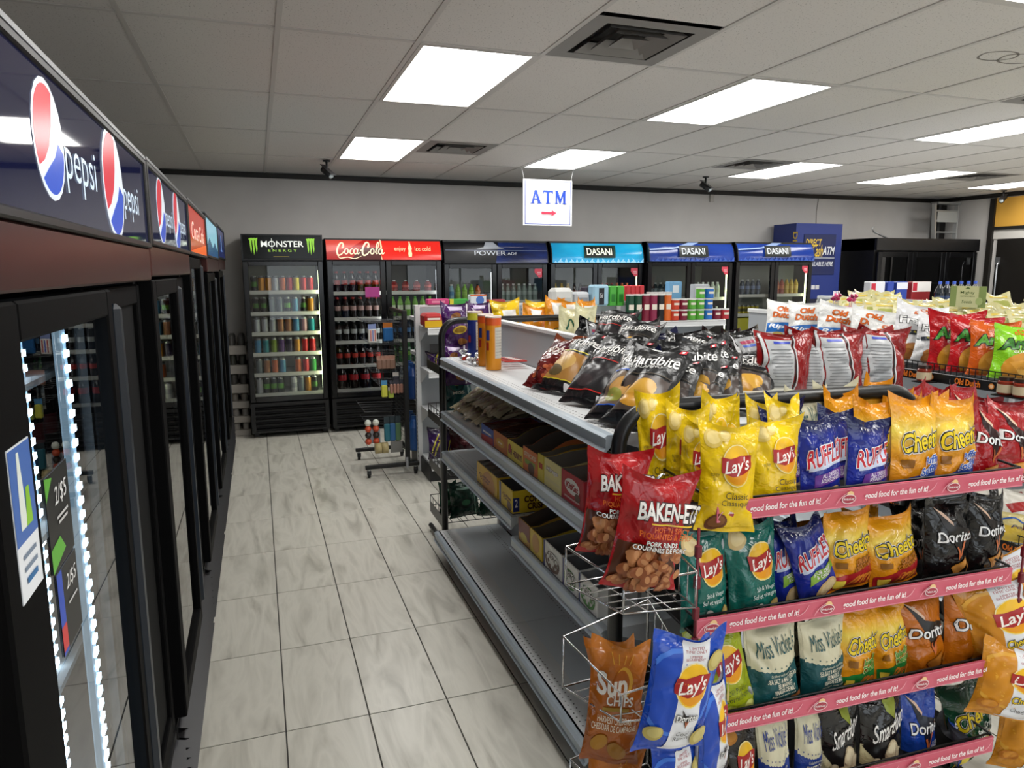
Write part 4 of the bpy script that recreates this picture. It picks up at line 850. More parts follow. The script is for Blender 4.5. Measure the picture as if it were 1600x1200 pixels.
# ------------------------------------------------------------------ wheeled grid rack
wr = thing('grid_rack', 'black wheeled wire grid rack with hooks of small hanging goods', 'rack', (1.12, 6.1, 0)); BK = mat('#0d0d0e', .4)
ya, yb_ = 5.80, 6.42
for y in (ya, yb_):
    MB().bbox(.76, 1.21, y-.016, y+.016, .075, .107, BK, .004).build('base_bar', wr)
    MB().bbox(1.095, 1.135, y-.016, y+.016, .107, 1.375 if y == ya else 1.36, BK, .004).build('post', wr)
    for x in (.79, 1.18):
        c = MB(); c.lathe([(.012, .05), (.012, .076)], 10, STEEL, (x, y, 0)); c.tube([(x-.011, y+.01, .03), (x+.011, y+.01, .03)], .03, mat('#17181a', .4), 14); c.obox((x, y, .045), (.016, 0, 0), (0, .012, 0), (0, 0, .018), DARK); c.build('caster', wr)
MB().bbox(1.1, 1.13, ya, yb_, 1.34, 1.372, BK, .004).build('top_bar', wr); MB().bbox(1.1, 1.13, ya, yb_, .2, .23, BK, .004).build('lower_bar', wr)
m = MB()
for k in range(1, 14): y = ya+(yb_-ya)*k/14; m.tube([(1.115, y, .22), (1.115, y, 1.35)], .0022, BK, 4)
for k in range(34): z = .24+k*.033; m.tube([(1.112, ya, z), (1.112, yb_, z)], .0018, BK, 4)
m.build('grid_panel', wr)
for z, L in ((1.27, .30), (1.09, .27), (1.0, .24), (.86, .26), (.74, .2), (.53, .33), (.40, .30)):
    for k in range(5): y = ya+.08+k*.115; MB().tube([(1.11, y, z), (1.11-L, y, z+.012), (1.11-L-.005, y, z+.03)], .0025, mat('#6a6c70', .4, .8), 5).build('hook', wr)
def hang(x, y, z, w_, h_, d_, c, name, label, cat, card=None, rot=0.):
    t = thing(name, label, cat, (x, y, z-h_), label); t.rotation_euler = (0, 0, rot)
    MB().bbox(-w_/2, w_/2, -d_/2, d_/2, 0, h_*.72, mat(c, .35), min(d_, w_)*.25).build('goods', t, False)
    MB().box(-w_/2, w_/2, -.001, .001, h_*.7, h_, mat(card or '#d8d4cc', .5)).build('card', t, False); return t
for k in range(4): hang(.92+.035*k, ya+.1, 1.0, .05, .11, .03, '#8a6a5a', 'hanging_pack', 'small tan blister pack hanging in the upper row of the wheeled rack', 'pack', '#b98a78', .2)
t = hang(.865, ya+.08, 1.265, .075, .15, .02, '#d8d4cc', 'hanging_pack', 'white card with blue and red stripes hanging from the top hook of the wheeled rack', 'pack', '#7a8ab8', .4)
for k, c in enumerate(('#b84a4a', '#4a5ab8', '#b84a4a')): MB().box(-.024+.02*k, -.016+.02*k, -.0115, -.0102, .012, .1, mat(c, .4)).build('stripe', t, False)
hang(1.03, ya+.3, 1.26, .09, .16, .03, '#2f6fb0', 'hanging_pack', 'blue and orange pack hanging high on the wheeled rack', 'pack', '#c8742a', .3)
hang(1.05, ya+.1, .86, .05, .12, .03, '#3a3c44', 'hanging_pack', 'dark small pack hanging mid height on the wheeled rack', 'pack')
hang(.945, ya+.06, .80, .05, .14, .03, '#c8c84a', 'hanging_pack', 'yellow green hanging air freshener on the wheeled rack', 'pack', '#4a8ab8')
hang(1.0, ya+.06, .74, .045, .09, .03, '#a8b84a', 'hanging_pack', 'small lime hanging pack on the wheeled rack', 'pack')
for k in range(4): hang(1.0+.028*k, ya+.04, .80, .024, .11, .025, '#a87a6a', 'hanging_pack', 'small brown tube pack in the middle row of the wheeled rack', 'pack', '#3a3a44')
for k, x in enumerate((.80, .865)):
    t = thing('hanging_pack', 'net pack of orange and black balls hanging low on the wheeled rack', 'pack', (x, ya+.05, .27), 'packs of orange balls')
    for j, c in enumerate(('#c8502f', '#2a2420', '#c8502f', '#d8dcd0')):
        m = MB(); m.lathe([(.004, 0), (.02, .008), (.028, .028), (.02, .048), (.004, .056)], 10, mat(c, .4), (0, 0, .052*j)); m.build('ball', t, False)
for k in range(3): hang(.955+.045*k, ya+.04, .50, .05, .21, .035, ['#2a6a7a', '#2f5f8f', '#4a6a4a'][k], 'hanging_pack', ['teal', 'blue', 'mossy green'][k]+' cord pack hanging low on the wheeled rack', 'pack', '#26343a')
t = thing('tape_roll_pack', 'twin pack of clear tan tape rolls hanging lowest on the wheeled rack', 'tape', (.90, ya+.03, .195))
for k in range(2): MB().tube([(-.05+.055*k, 0, .045), (.0+.055*k, 0, .045)], .045, mat('#b8a878', .25), 16).build('roll', t, False)
hang(.85, ya+.06, .40, .1, .12, .01, '#8a8f98', 'hanging_pack', 'flat silver pack behind the tape rolls on the wheeled rack', 'pack', '#9aa0a8')
hang(1.03, ya+.04, .32, .1, .13, .01, '#7a7a78', 'hanging_pack', 'grey patterned flat pack beside the tape rolls on the wheeled rack', 'pack')
hang(1.10, ya-.04, .16, .02, .09, .02, '#9a9ca0', 'padlock', 'small metal clip dangling below the wheeled rack panel', 'clip', '#9a9ca0')

# ------------------------------------------------------------------ snack bags
def bag_fn(W, H, D, seed, fold=0., puff=1.):
    rs = np.random.RandomState(seed)
    wv = [(rs.uniform(4, 9), rs.uniform(3, 9)*rs.choice([-1, 1]), rs.uniform(0, 6.28), rs.uniform(.5, 1)) for _ in range(5)]
    rd = [(rs.uniform(-.5, .5), rs.uniform(.2, .9), rs.uniform(0, 3.14), rs.uniform(.5, 1)) for _ in range(7)]
    ph, am = rs.uniform(0, 6.28), rs.uniform(.6, 1.3); e1, e2 = rs.uniform(.008, .045), rs.uniform(.008, .045); sk = rs.uniform(-.05, .05)
    def f(u, v, side):
        u = np.asarray(u, float); v = np.asarray(v, float)
        t = np.clip((v-.035)/.90, 0, 1); tv = np.clip(np.sin(math.pi*t**.82), 0, 1)**.6
        tu = np.clip(1-np.abs(2*u)**2.3, 0, 1)**.75
        y = side*(-D/2)*tu*tv*puff-side*.0007
        edge = .35+.65*np.clip(np.maximum(np.abs(2*u), np.abs(2*v-1))**2, 0, 1)
        n = sum(a*(np.abs(np.sin(kx*u+kv*v+p))-.6) for kx, kv, p, a in wv)*.0075
        for cu, cv, an, a in rd:
            q = (u-cu)*math.cos(an)*W/H+(v-cv)*math.sin(an); n = n-.015*a*np.exp(-(q/.042)**2)*np.exp(-(((u-cu)**2+(v-cv)**2)/.10))
        y = y+n*edge*(D/.08)*side*-1*np.clip(tu*2.2, 0, 1)*np.clip(tv*1.6-.15, 0, 1)
        w = W*(1-.13*tv*puff)
        x = u*w+sk*W*(v-.5)
        seal = np.clip((v-.8)/.2, 0, 1)**1.3; low = np.clip((.12-v)/.12, 0, 1)
        y = y+seal*.016*am*np.sin(2*math.pi*u*1.2+ph)+low*.006*np.sin(9*u+ph)
        z = v*H+seal*(e1*np.clip(2*u, 0, 1)**2+e2*np.clip(-2*u, 0, 1)**2)*H*2.-seal*.035*H*(1-(2*u)**2)
        if fold: y = y+fold*H*np.clip(v-.7, 0, 1)**1.5*2.2; z = z-abs(fold)*H*np.clip(v-.75, 0, 1)**1.4
        return np.stack([x, y, z], -1)
    return f
_FM = {}
def film(stops, lin_, rough, metal=0.):
    k = (tuple(stops), lin_, rough, metal)
    if k in _FM: return _FM[k]
    m = bpy.data.materials.new('bag_film_%d' % len(_FM)); m.use_nodes = True; nt = m.node_tree; b = nt.nodes['Principled BSDF']
    b.inputs['Roughness'].default_value = rough; b.inputs['Metallic'].default_value = metal; b.inputs['Specular IOR Level'].default_value = .55
    if len(stops) == 1: b.inputs['Base Color'].default_value = (*lin(stops[0][1]), 1)
    else:
        uv = nt.nodes.new('ShaderNodeUVMap'); sp = nt.nodes.new('ShaderNodeSeparateXYZ'); r = nt.nodes.new('ShaderNodeValToRGB'); r.color_ramp.interpolation = 'LINEAR' if lin_ else 'CONSTANT'
        while len(r.color_ramp.elements) < len(stops): r.color_ramp.elements.new(.5)
        for e, (p, c) in zip(r.color_ramp.elements, stops): e.position = p; e.color = (*lin(c), 1)
        nt.links.new(uv.outputs[0], sp.inputs[0]); nt.links.new(sp.outputs['Y'], r.inputs[0]); nt.links.new(r.outputs[0], b.inputs['Base Color'])
    tc = nt.nodes.new('ShaderNodeTexCoord'); n = nt.nodes.new('ShaderNodeTexNoise'); n.inputs['Scale'].default_value = 22.; n.inputs['Detail'].default_value = 2.; n.inputs['Distortion'].default_value = 1.2
    bp = nt.nodes.new('ShaderNodeBump'); bp.inputs['Strength'].default_value = .5; bp.inputs['Distance'].default_value = .012
    nt.links.new(tc.outputs['Object'], n.inputs['Vector']); nt.links.new(n.outputs['Fac'], bp.inputs['Height']); nt.links.new(bp.outputs['Normal'], b.inputs['Normal'])
    _FM[k] = m; return m
_SEED = [11]
def bag(des, pos, W=None, H=None, D=None, yaw=0., lean=0., roll=0., label=None, group=None, fold=0., name='chip_bag', cat='chip bag', prints=True):
    """pos = centre of the bottom edge (world); local front is -Y; lean > 0 tips the top away from the front"""
    d = DES[des]; W = W or d['W']; H = H or d['H']; D = D or d.get('D', .075); _SEED[0] += 1
    fn = bag_fn(W, H, D, _SEED[0], fold, 1.); t = thing(name, label or d['label'], cat, pos, group or label or d['label'])
    t.matrix_world = Matrix.Translation(pos) @ Matrix.Rotation(math.radians(yaw), 4, 'Z') @ Matrix.Rotation(-math.radians(lean), 4, 'X') @ Matrix.Rotation(math.radians(roll), 4, 'Y')
    fm = film(tuple(d['base']), d.get('lin', False), d.get('rough', .16)); bk = film(((0, d.get('back', '#9a9da0')),), False, .3, .25)
    for nm, v0, v1 in (('bottom_seal', 0, 2), ('pouch', 2, NV-3), ('top_seal', NV-3, NV)):
        vs, fs, ms, uvs = [], [], [], []
        uu = np.linspace(-.5, .5, NU+1); vv = np.arange(v0, v1+1)/NV
        for side, mi_ in ((1, 0), (-1, 1)):
            U, V = np.meshgrid(uu, vv); p = fn(U, V, side).reshape(-1, 3); o = len(vs); vs += p.tolist(); uvs += np.stack([U+.5, V], -1).reshape(-1, 2).tolist(); n = NU+1
            for i in range(v1-v0):
                for j in range(NU):
                    q = [o+i*n+j, o+i*n+j+1, o+(i+1)*n+j+1, o+(i+1)*n+j]; fs.append(q if side == 1 else q[::-1]); ms.append(mi_)
        me = bpy.data.meshes.new(nm); me.from_pydata(vs, [], fs); me.materials.append(fm); me.materials.append(bk)
        me.polygons.foreach_set('material_index', ms); me.polygons.foreach_set('use_smooth', [True]*len(fs))
        ul = me.uv_layers.new(name='UVMap'); lv = np.zeros(len(me.loops), int); me.loops.foreach_get('vertex_index', lv); ul.data.foreach_set('uv', np.array(uvs)[lv].ravel()); me.update(); link(nm, me, t)
    if prints and d['els']:
        mb = MB()
        for i, (v, f, c) in enumerate(cut_print(des, d['els'], d['H']/d['W'])):
            if not len(v): continue
            p = fn(v[:, 0], v[:, 1], 1); p[:, 1] -= .0014+.00035*i; mb.add(p, f, ink(c, .3), True)
        mb.build('front_print', t, False)
    return t
DES = {}
def des(k, W, H, label, base, els, **kw): DES[k] = dict(W=W, H=H, label=label, base=base if isinstance(base, list) else [(0, base)], els=els, **kw)
def chip(cx, cy, r, c='#d9bd62', c2='#e6cf86', rot=20, q=.8): return [('E', cx, cy, r, r*q, c, rot), ('E', cx+.01, cy+.01, r*.75, r*q*.7, c2, rot)]
def lays_logo(cx, cy, r, asp, rot=0):
    a = r/asp; b = [(cx-r*1.08, cy-.36*a), (cx-.3*r, cy-.55*a), (cx+.5*r, cy-.36*a), (cx+1.08*r, cy-.1*a), (cx+1.06*r, cy+.52*a), (cx+.3*r, cy+.5*a), (cx-.5*r, cy+.34*a), (cx-1.06*r, cy+.4*a)]
    return [('E', cx, cy, r*1.06, r*1.06, '#f3e2a0'), ('E', cx, cy, r, r, '#f0bc1c'), ('E', cx, cy-.3*a, r*.8, r*.62, '#e89a14'), ('P', b, '#a51d1c'), ('T', 'Lay\'s', cx, cy-.01, r*1.75, .84*a, '#f6f1ea', {'bold': .015, 'shear': .15, 'rise': .35})]
AS = 1.45
def lays(k, base, label, l1, l2, tc, extra, dark=None):
    des(k, .185, .185*AS, label, base, [('P', [(-.5, .0), (.5, .0), (.5, .2), (0, .28), (-.5, .18)], dark)] * bool(dark) + extra + lays_logo(.08, .63, .26, AS) + [('T', l1, .1, .36, .42, .062, tc), ('T', l2, .08, .285, .52, .066, tc)], back='#a8abae')
lays('lays_y', '#ecc611', 'yellow potato chip bag with red ribbon logo', 'Classic', 'Classique', '#3a2a10', chip(-.3, .86, .15)+chip(-.12, .90, .1)+[('E', -.2, .1, .17, .12, '#6a3a1c', 20), ('E', -.2, .11, .13, .08, '#8a5a30', 20), ('T', 'MADE FROM\nREAL', -.3, .52, .14, .07, '#5a4a12')])
lays('lays_t', '#14665c', 'teal potato chip bag with red ribbon logo', 'Salt & Vinegar', 'Sel et vinaigre', '#d8e8e4', chip(-.28, .86, .17, '#c9b078', '#d8c490')+chip(.36, .12, .13)+[('E', .0, .16, .06, .07, '#e6e2dc', 20), ('S', [(.02, .13), (.1, .03)], .03, '#a8824a'), ('P', [(-.3, .02), (-.05, .02), (-.1, .2), (-.26, .2)], '#3a8278')])
lays('lays_g', '#a3b01c', 'lime green dill potato chip bag with red ribbon logo', 'Dill Pickle', 'Cornichon', '#3a4a10', chip(-.3, .88, .15, '#b8bc5a', '#c8cc78')+chip(-.34, .7, .12, '#b8bc5a', '#c8cc78')+[('E', .1, .1, .22, .1, '#8f9c2a', 15), ('E', -.1, .14, .16, .1, '#b8c050', -10), ('E', .3, .12, .12, .09, '#c8cc70', 10)])
lays('lays_k', '#15120f', 'black potato chip bag with red ribbon logo', 'Bold', 'Barbecue', '#d8c8a8', chip(-.3, .88, .15, '#b8782a', '#c88a3a'))
def lays_x(k, base, sub, fl, label, cc, ring):
    e = [('E', -.1, .55, .52, .52, ring), ('E', -.1, .55, .47, .47, base), ('P', [(-.14, .02), (.27, .02), (.25, .98), (-.12, .98)], '#e6e8ec'), ('T', 'LIMITED\nTIME ONLY', .06, .90, .3, .055, '#a83a44'), ('T', 'LIMITEE\nSEULEMENT', .06, .83, .28, .045, '#a83a44')]
    e += lays_logo(.07, .62, .24, AS)
    if sub == 'Doritos': e += [('P', [(-.05, .445), (.03, .385), (.2, .37), (.1, .335), (.07, .265), (.02, .34)], '#1a1614'), ('P', [(.03, .345), (.07, .275), (.1, .33), (.08, .34), (.07, .3), (.05, .35)], '#c86a3a'), ('T', 'Doritos', .06, .365, .34, .06, '#f2f2f0', {'bold': .02, 'out': [('#15120f', .05)]})]
    else: e += [('T', 'Cheetos', .06, .37, .36, .09, '#e8c81a', {'bold': .01, 'rise': .5, 'out': [('#15120f', .05)]})]
    e += [('T', fl, .06, .19, .24, .09 if '\n' in fl else .05, '#2a2a30')]+chip(.36, .80, .13, *cc)+chip(-.36, .22, .12, *cc)+chip(.36, .16, .15, *cc)
    des(k, .20, .20*AS, label, base, e, back='#c8ccd4')
lays_x('lx_b', '#1647b4', 'Doritos', 'Cool\nRanch', 'royal blue and white limited edition potato chip bag', ('#b9a85a', '#cabb74'), '#3f74d4')
lays_x('lx_o', '#d08a1c', 'Cheetos', 'Cheddar', 'golden orange and white limited edition potato chip bag', ('#b8701c', '#cf8a2c'), '#e0a63a')
def ruffles(k, rib, rl, label):
    des(k, .175, .25, label, [(0, '#16246e'), (.3, '#1c2f9c'), (.8, '#1a2a86'), (.9, '#141d50')], chip(.12, .13, .3, '#cdb07a', '#dcc596', 10, .55)+[('P', [(-.28, .38), (.42, .46), (.46, .34), (-.3, .25)], rib), ('T', rl, .07, .36, .5, .1, '#efe8f4', {'bold': .015, 'rot': 6}), ('P', [(-.4, .55), (.42, .7), (.46, .52), (-.38, .42)], '#c8d4ee'), ('T', 'RUFFLES', .02, .60, .86, .2, '#c02534', {'bold': .015, 'shear': .25, 'rise': .5, 'out': [('#eef0f6', .035)]}), ('T', '11g', -.2, .9, .2, .04, '#e8e8f0')], lin=True, back='#b4b8c0')
ruffles('ruf_p', '#6a3a98', 'ALL DRESSED\nASSAISONNEES', 'blue ridged chip bag with red lettering and purple ribbon')
ruffles('ruf_g', '#7fa83a', 'SOUR CREAM\n& ONION', 'blue ridged chip bag with red lettering and green ribbon')
def cheetos(k, bot, sub, subc, label, stops=None, subo='#f0f0f0', ds=None):
    e = [('P', [(-.5, .0), (.5, .0), (.5, .36), (.1, .27), (-.5, .19)], bot)]
    for q in range(5): e.append(('S', [(-.1+.1*q, .06+.03*(q % 2)), (0+.1*q, .16), (.1+.1*q, .19)], .05, '#d8802a', False, .4))
    e += [('T', 'Cheetos', .03, .6, .86, .19, '#efd11c', {'bold': .02, 'rise': .55, 'out': [('#e8e8e4', .075), ('#15120f', .05)]}), ('T', sub, .16, .36, .46, .17 if '\n' in sub else .09, subc, {'bold': .03, 'rise': .4, 'out': [(subo, .05)]}), ('R', -.3, .36, .16, .08, '#8a5a18'), ('R', -.32, .12, .18, .1, '#e8d04a')]
    des(k, .175, .25, label, stops or [(0, '#d87f16'), (.45, '#e09a1a'), (.68, '#efd458'), (.85, '#e8a01a'), (1, '#dd8a14')], e, lin=True, back='#c8a05a')
cheetos('chee_p', '#1c4aa8', 'Puffs\nSoufflés', '#2458b8', 'orange cheese puff bag with yellow lettering and blue base')
cheetos('chee_c', '#a81f24', 'CRUNCHY\nCROQUANT', '#c8781c', 'orange crunchy cheese snack bag with yellow lettering and red base', None, '#5a2a0c')
cheetos('chee_j', '#1f7a34', 'Jalapeño\nCheddar', '#2f8a2a', 'orange cheese snack bag with yellow lettering and green base', None, '#e8e0a0')
cheetos('chee_g', '#c8a23a', 'Sour Cream\n& Onion', '#f0f0ea', 'dark green cheese snack bag with yellow lettering', [(0, '#123a26'), (.5, '#164a30'), (1, '#0f3020')], '#1a5a3a')
def doritos(k, base, label, sub='', tri='#1a1512', chipc=('#c8822a', '#d8984a'), edge='#c86a3a', stops=None):
    e = [('P', [(-.36, .92), (-.06, .70), (.42, .62), (.14, .50), (.06, .28), (-.08, .52)], tri), ('P', [(-.36, .92), (-.06, .70), (-.06, .74), (-.2, .86)], '#d8b8a0'), ('P', [(-.02, .44), (.06, .28), (.34, .60), (.28, .60), (.07, .36), (.02, .45)], edge),
         ('T', 'Doritos', .06, .565, .84, .13, '#eeeeee', {'bold': .015, 'out': [('#100e0d', .04)]})]
    if sub: e.append(('T', sub, .3, .36, .24, .07, '#e8e8ec', {'bold': .01}))
    e += [('P', [(-.12, .2), (.3, .30), (.14, .03)], chipc[0]), ('P', [(-.07, .2), (.26, .27), (.14, .07)], chipc[1]), ('P', [(.26, .2), (.42, .25), (.4, .04)], chipc[0])]
    des(k, .18, .255, label, stops or base, e, back='#8a8c90', rough=.2)
doritos('dor_k', '#0d0d0e', 'black tortilla chip bag with white lettering', '', '#1f1a18')
doritos('dor_o', '#b8650e', 'burnt orange tortilla chip bag with white lettering', '', '#1a1512', ('#a8641c', '#b8742a'))
doritos('dor_b', '#17419e', 'blue tortilla chip bag with white lettering', 'COOL\nRANCH', '#131a2a', ('#c8a04a', '#d8b868'))
doritos('dor_r', '#9e1219', 'deep red tortilla chip bag', '', '#2a0d0d')
def missv(k, c, fl, label):
    sc = [(-.5, .56)]+[(-.5+q/24., .55-.06*math.sin(math.pi*q/24)-.012*(q % 2)) for q in range(25)]+[(.5, .56), (.5, 1), (-.5, 1)]
    e = [('P', sc, '#d9d4b6')]+[('E', -.44+.11*q, .585-.055*math.sin(math.pi*(q+.5)/9), .012, .012, c) for q in range(9)]+[('T', 'Miss Vickie\'s', .02, .76, .74, .2, c, {'bold': .0, 'rise': .15}), ('T', 'Crafted with care since', .04, .455, .5, .03, '#d8d8c0', {'shear': .2}), ('T', fl, .06, .335, .66, .18, '#e6e2cc', {'bold': .015}), ('T', 'Fabrique avec soin', .04, .215, .5, .03, '#d8d8c0', {'shear': .2}), ('E', .02, .085, .16, .07, '#c8ccc8'), ('E', .02, .1, .13, .05, '#eceae4'), ('E', -.24, .12, .07, .1, '#8fa0a0'), ('E', .24, .08, .12, .05, '#cdb27a', 15), ('R', .3, .16, .26, .05, '#a86a3a')]
    des(k, .185, .265, label, [(0, c), (.56, c), (.561, '#d9d4b6')], e, back='#c9c5ae', rough=.4)
missv('mv_t', '#0f5257', 'SEA SALT & MALT VINEGAR\nSEL MARIN ET\nVINAIGRE DE MALT', 'cream and dark teal kettle chip bag with scalloped edge')
missv('mv_b', '#1c3a8c', 'SWEET CHILI\n& SOUR\nCREAM', 'cream and navy kettle chip bag with scalloped edge')
pc = []
for q, (x, y, r) in enumerate(((.1, .42, .2), (.3, .36, .14), (-.1, .3, .13), (.15, .26, .16), (.0, .45, .1), (.33, .22, .1), (-.3, .34, .1))): pc += [('E', x, y, r, r*.9, '#c9b896'), ('E', x+.02, y+.02, r*.7, r*.6, '#dccfae')]
des('smart', .185, .27, 'black and cream popcorn bag with white script lettering', [(0, '#d6cca0'), (.26, '#d6cca0'), (.5, '#c9c09a'), (.51, '#141414')], [('P', [(-.5, .51), (-.2, .3), (.1, .28), (.5, .5), (.5, .55), (-.5, .56)], '#141414'), ('P', [(-.05, .98), (.3, .98), (.2, .74), (.0, .84)], '#8f9a3a')]+pc+[('T', 'Smartfood', .08, .70, .86, .17, '#eceae6', {'bold': .01, 'shear': .4, 'rise': .9}), ('T', 'WHITE CHEDDAR', .1, .06, .6, .05, '#6a5a3a'), ('R', -.3, .12, .2, .06, '#b8ae86')], back='#8a8878')
des('sun', .19, .28, 'copper orange wholegrain chip bag', [(0, '#8a4414'), (.3, '#a85a1c'), (.7, '#b8651f'), (1, '#c87a2c')], [('E', .1, .70, .17, .17, '#e0a83a'), ('E', .06, .69, .15, .15, '#b0601e'), ('T', 'Sun', -.1, .68, .56, .17, '#f2ece2', {'bold': .03}), ('T', 'CHIPS', .06, .56, .5, .08, '#f2ece2', {'bold': .02}), ('R', 0, .49, .5, .03, '#a8842a'), ('T', 'HARVEST CHEDDAR\nCHEDDAR DE CAMPAGNE', 0, .37, .84, .12, '#ecdcc2', {'bold': .01}), ('E', -.24, .2, .16, .1, '#a8741c', 20), ('E', .1, .14, .18, .1, '#94641c', -15)]+[('S', [(-.1+.09*q, .84), (-.14+.12*q, .93)], .014, '#e0a83a') for q in range(4)], lin=True, back='#8a5a30')
rn = random.Random(5); rind = [('P', [(-.48, .06), (.36, .06), (.46, .2), (.3, .36), (.0, .42), (-.48, .43)], '#5a2f1c')]
for q in range(75):
    x, y = rn.uniform(-.43, .36), rn.uniform(.08, .39); r = rn.uniform(.06, .11); c = rn.choice(['#9a5a34', '#a8663c', '#8a4c2a', '#b87a4c']); rind += [('E', x, y, r, r*.75, c, rn.uniform(0, 180)), ('E', x+.012, y+.01, r*.6, r*.35, '#c48a5c', rn.uniform(0, 180))]
des('baken', .185, .29, 'red pork rind bag with clear window', '#a81218', rind+[('T', 'BAKEN-ETS', .02, .74, .86, .15, '#f0ece8', {'bold': .03, 'arc': .12, 'out': [('#2a0a0a', .05)]}), ('T', 'HOT \'N SPICY\nPIQUANTES & EPICEES', .04, .585, .8, .11, '#d8641c', {'bold': .015}), ('R', .05, .655, .6, .012, '#d8b02a'), ('T', 'PORK RINDS\nCOUENNES DE PORC', -.06, .475, .74, .085, '#f4f0ec', {'bold': .02, 'out': [('#15100e', .05)]}), ('T', '70 g', .3, .035, .14, .03, '#e8d8d0')], back='#8a1418', rough=.22)
# Old Dutch looks
def od(k, base, els, label, W=.2, H=.3, **kw): des(k, W, H, label, base, els, **kw)
ODT = lambda cx, cy, w_, h_: [('T', 'Old\nDutch', cx, cy, w_, h_, '#d0641a', {'bold': .04, 'shear': .12, 'out': [('#8a2f0c', .02)]})]
od('od_w', '#e4e4e2', [('P', [(-.5, .42), (.5, .5), (.5, .26), (-.5, .2)], '#2a6fc0'), ('T', 'Rip-L', 0, .35, .8, .13, '#f2f4f8', {'bold': .03, 'shear': .2})]+ODT(0, .72, .62, .3)+chip(-.1, .12, .2)+chip(.25, .1, .2), 'white chip bag with orange lettering and blue wave band')
od('od_bbq', '#e4e4e2', [('P', [(-.5, .46), (.5, .4), (.5, .22), (-.5, .26)], '#17171a'), ('T', 'BBQ', -.1, .36, .5, .12, '#f2f4f8', {'bold': .04, 'shear': .2})]+ODT(0, .74, .62, .3)+chip(0, .12, .24, '#d8b83a', '#e8cc5a'), 'white chip bag with orange lettering and black band')
od('od_frag', '#e0e0e2', ODT(.1, .88, .5, .13)+[('T', 'Fragies', .0, .68, .84, .16, '#f4f4f4', {'bold': .03, 'out': [('#1a1a1c', .05)]}), ('P', [(-.4, .52), (.4, .56), (.44, .48), (-.38, .44)], '#1c2430'), ('T', 'Salt & Pepper', 0, .5, .6, .04, '#d8c83a')]+chip(.0, .2, .3, '#b8763a', '#c88a4c', 0, .55)+chip(-.15, .12, .16, '#a8662c', '#b8763a'), 'pearl white snack bag with white block lettering and brown chips', .22, .3)
def arriba(k, base, label, lc, sub):
    od(k, base, ODT(.0, .88, .36, .13)+[('T', 'Arriba', .02, .66, .9, .2, lc, {'bold': .04, 'shear': .2, 'rise': .3, 'out': [('#12160c', .06)]}), ('T', sub, .1, .5, .6, .05, '#f0e4d8', {'bold': .02}), ('E', .05, .22, .4, .34, '#c88a2a'), ('P', [(-.25, .3), (.1, .38), (.0, .1)], '#d89a3a'), ('P', [(.0, .32), (.36, .34), (.2, .08)], '#b8741f'), ('P', [(-.1, .18), (.2, .2), (.08, .05)], '#e0ae54')], label, .24, .30, rough=.2)
arriba('arr_r', '#b01018', 'bright red tortilla chip bag with green lettering', '#4a9a3a', 'NACHO')
arriba('arr_o', '#c8560f', 'orange tortilla chip bag with green lettering', '#5fa83a', 'ZESTY')
arriba('arr_g', '#7fc01c', 'lime green tortilla chip bag with dark lettering', '#3a7a2a', 'GUACAMOLE')
od('od_red', [(0, '#e0dcd8'), (.5, '#e0dcd8'), (.501, '#9c1a22')], ODT(0, .35, .5, .2)+[('R', .2, .8, .3, .12, '#e8e4e0')], 'red and white snack bag with orange lettering')
od('od_cream', [(0, '#d8b84a'), (.3, '#d8c88a'), (.55, '#e6e0d4')], [('P', [(-.4, .7), (.3, .95), (.35, .8), (-.3, .55)], '#a82a2a'), ('S', [(-.45, .4), (-.25, .46), (-.1, .38), (.1, .46), (.3, .38), (.45, .45)], .04, '#2f5fb0'), ('T', 'Popcorn', 0, .28, .6, .08, '#2a3a7a', {'shear': .3})], 'cream and yellow popcorn bag with red lettering')
# kettle chips on the top shelf
def hardbite(k, pic, edge, label, sub):
    e = [('P', [(-.38, .14), (.42, .14), (.42, .52), (-.38, .56)], pic[0]), ('E', .0, .36, .28, .2, pic[1], 20), ('E', -.1, .25, .2, .12, pic[2], -10), ('R', .02, .57, .8, .012, edge, -3), ('R', .02, .135, .8, .012, edge), ('T', 'Hardbite', .0, .755, .86, .14, '#f0eeea', {'bold': .01}), ('T', sub, -.05, .655, .5, .05, '#d8d8d4'), ('R', .36, .9, .1, .04, '#c83a44'), ('R', .36, .9, .04, .025, '#f0e8e8'), ('R', .38, .06, .16, .08, '#d8d8d8')]
    des(k, .2, .31, label, '#101113', e, back='#15161a', rough=.3)
hardbite('hb_y', ('#a8783a', '#c8a05a', '#5a4a2a'), '#d8c83a', 'black kettle chip bag with golden field picture', 'SMOKIN\' BBQ')
hardbite('hb_r', ('#1f1d20', '#2a2629', '#3a3032'), '#c8322c', 'black kettle chip bag with red lines', 'ALL NATURAL')
hardbite('hb_b', ('#6a5a4a', '#b88a4a', '#8a8a3a'), '#2f5fc8', 'black kettle chip bag with blue lines and chip picture', 'ROCK SALT\n& VINEGAR')
hardbite('hb_g', ('#4a3f3a', '#c8983a', '#b8842a'), '#4a4238', 'black kettle chip bag with golden chips picture', 'JALAPENO')
des('nuts', .17, .3, 'dark red barbecue corn snack bag', [(0, '#5a1414'), (.5, '#6a1c1a'), (.8, '#4a1424'), (1, '#7a3a1c')], [('T', 'NACHOS', .05, .64, .6, .12, '#e0d0c4', {'bold': .02})]+[('E', rn.uniform(-.3, .3), rn.uniform(.12, .4), .08, .06, rn.choice(['#8a3a1c', '#a8502a'])) for _ in range(10)], lin=True, back='#4a1216')
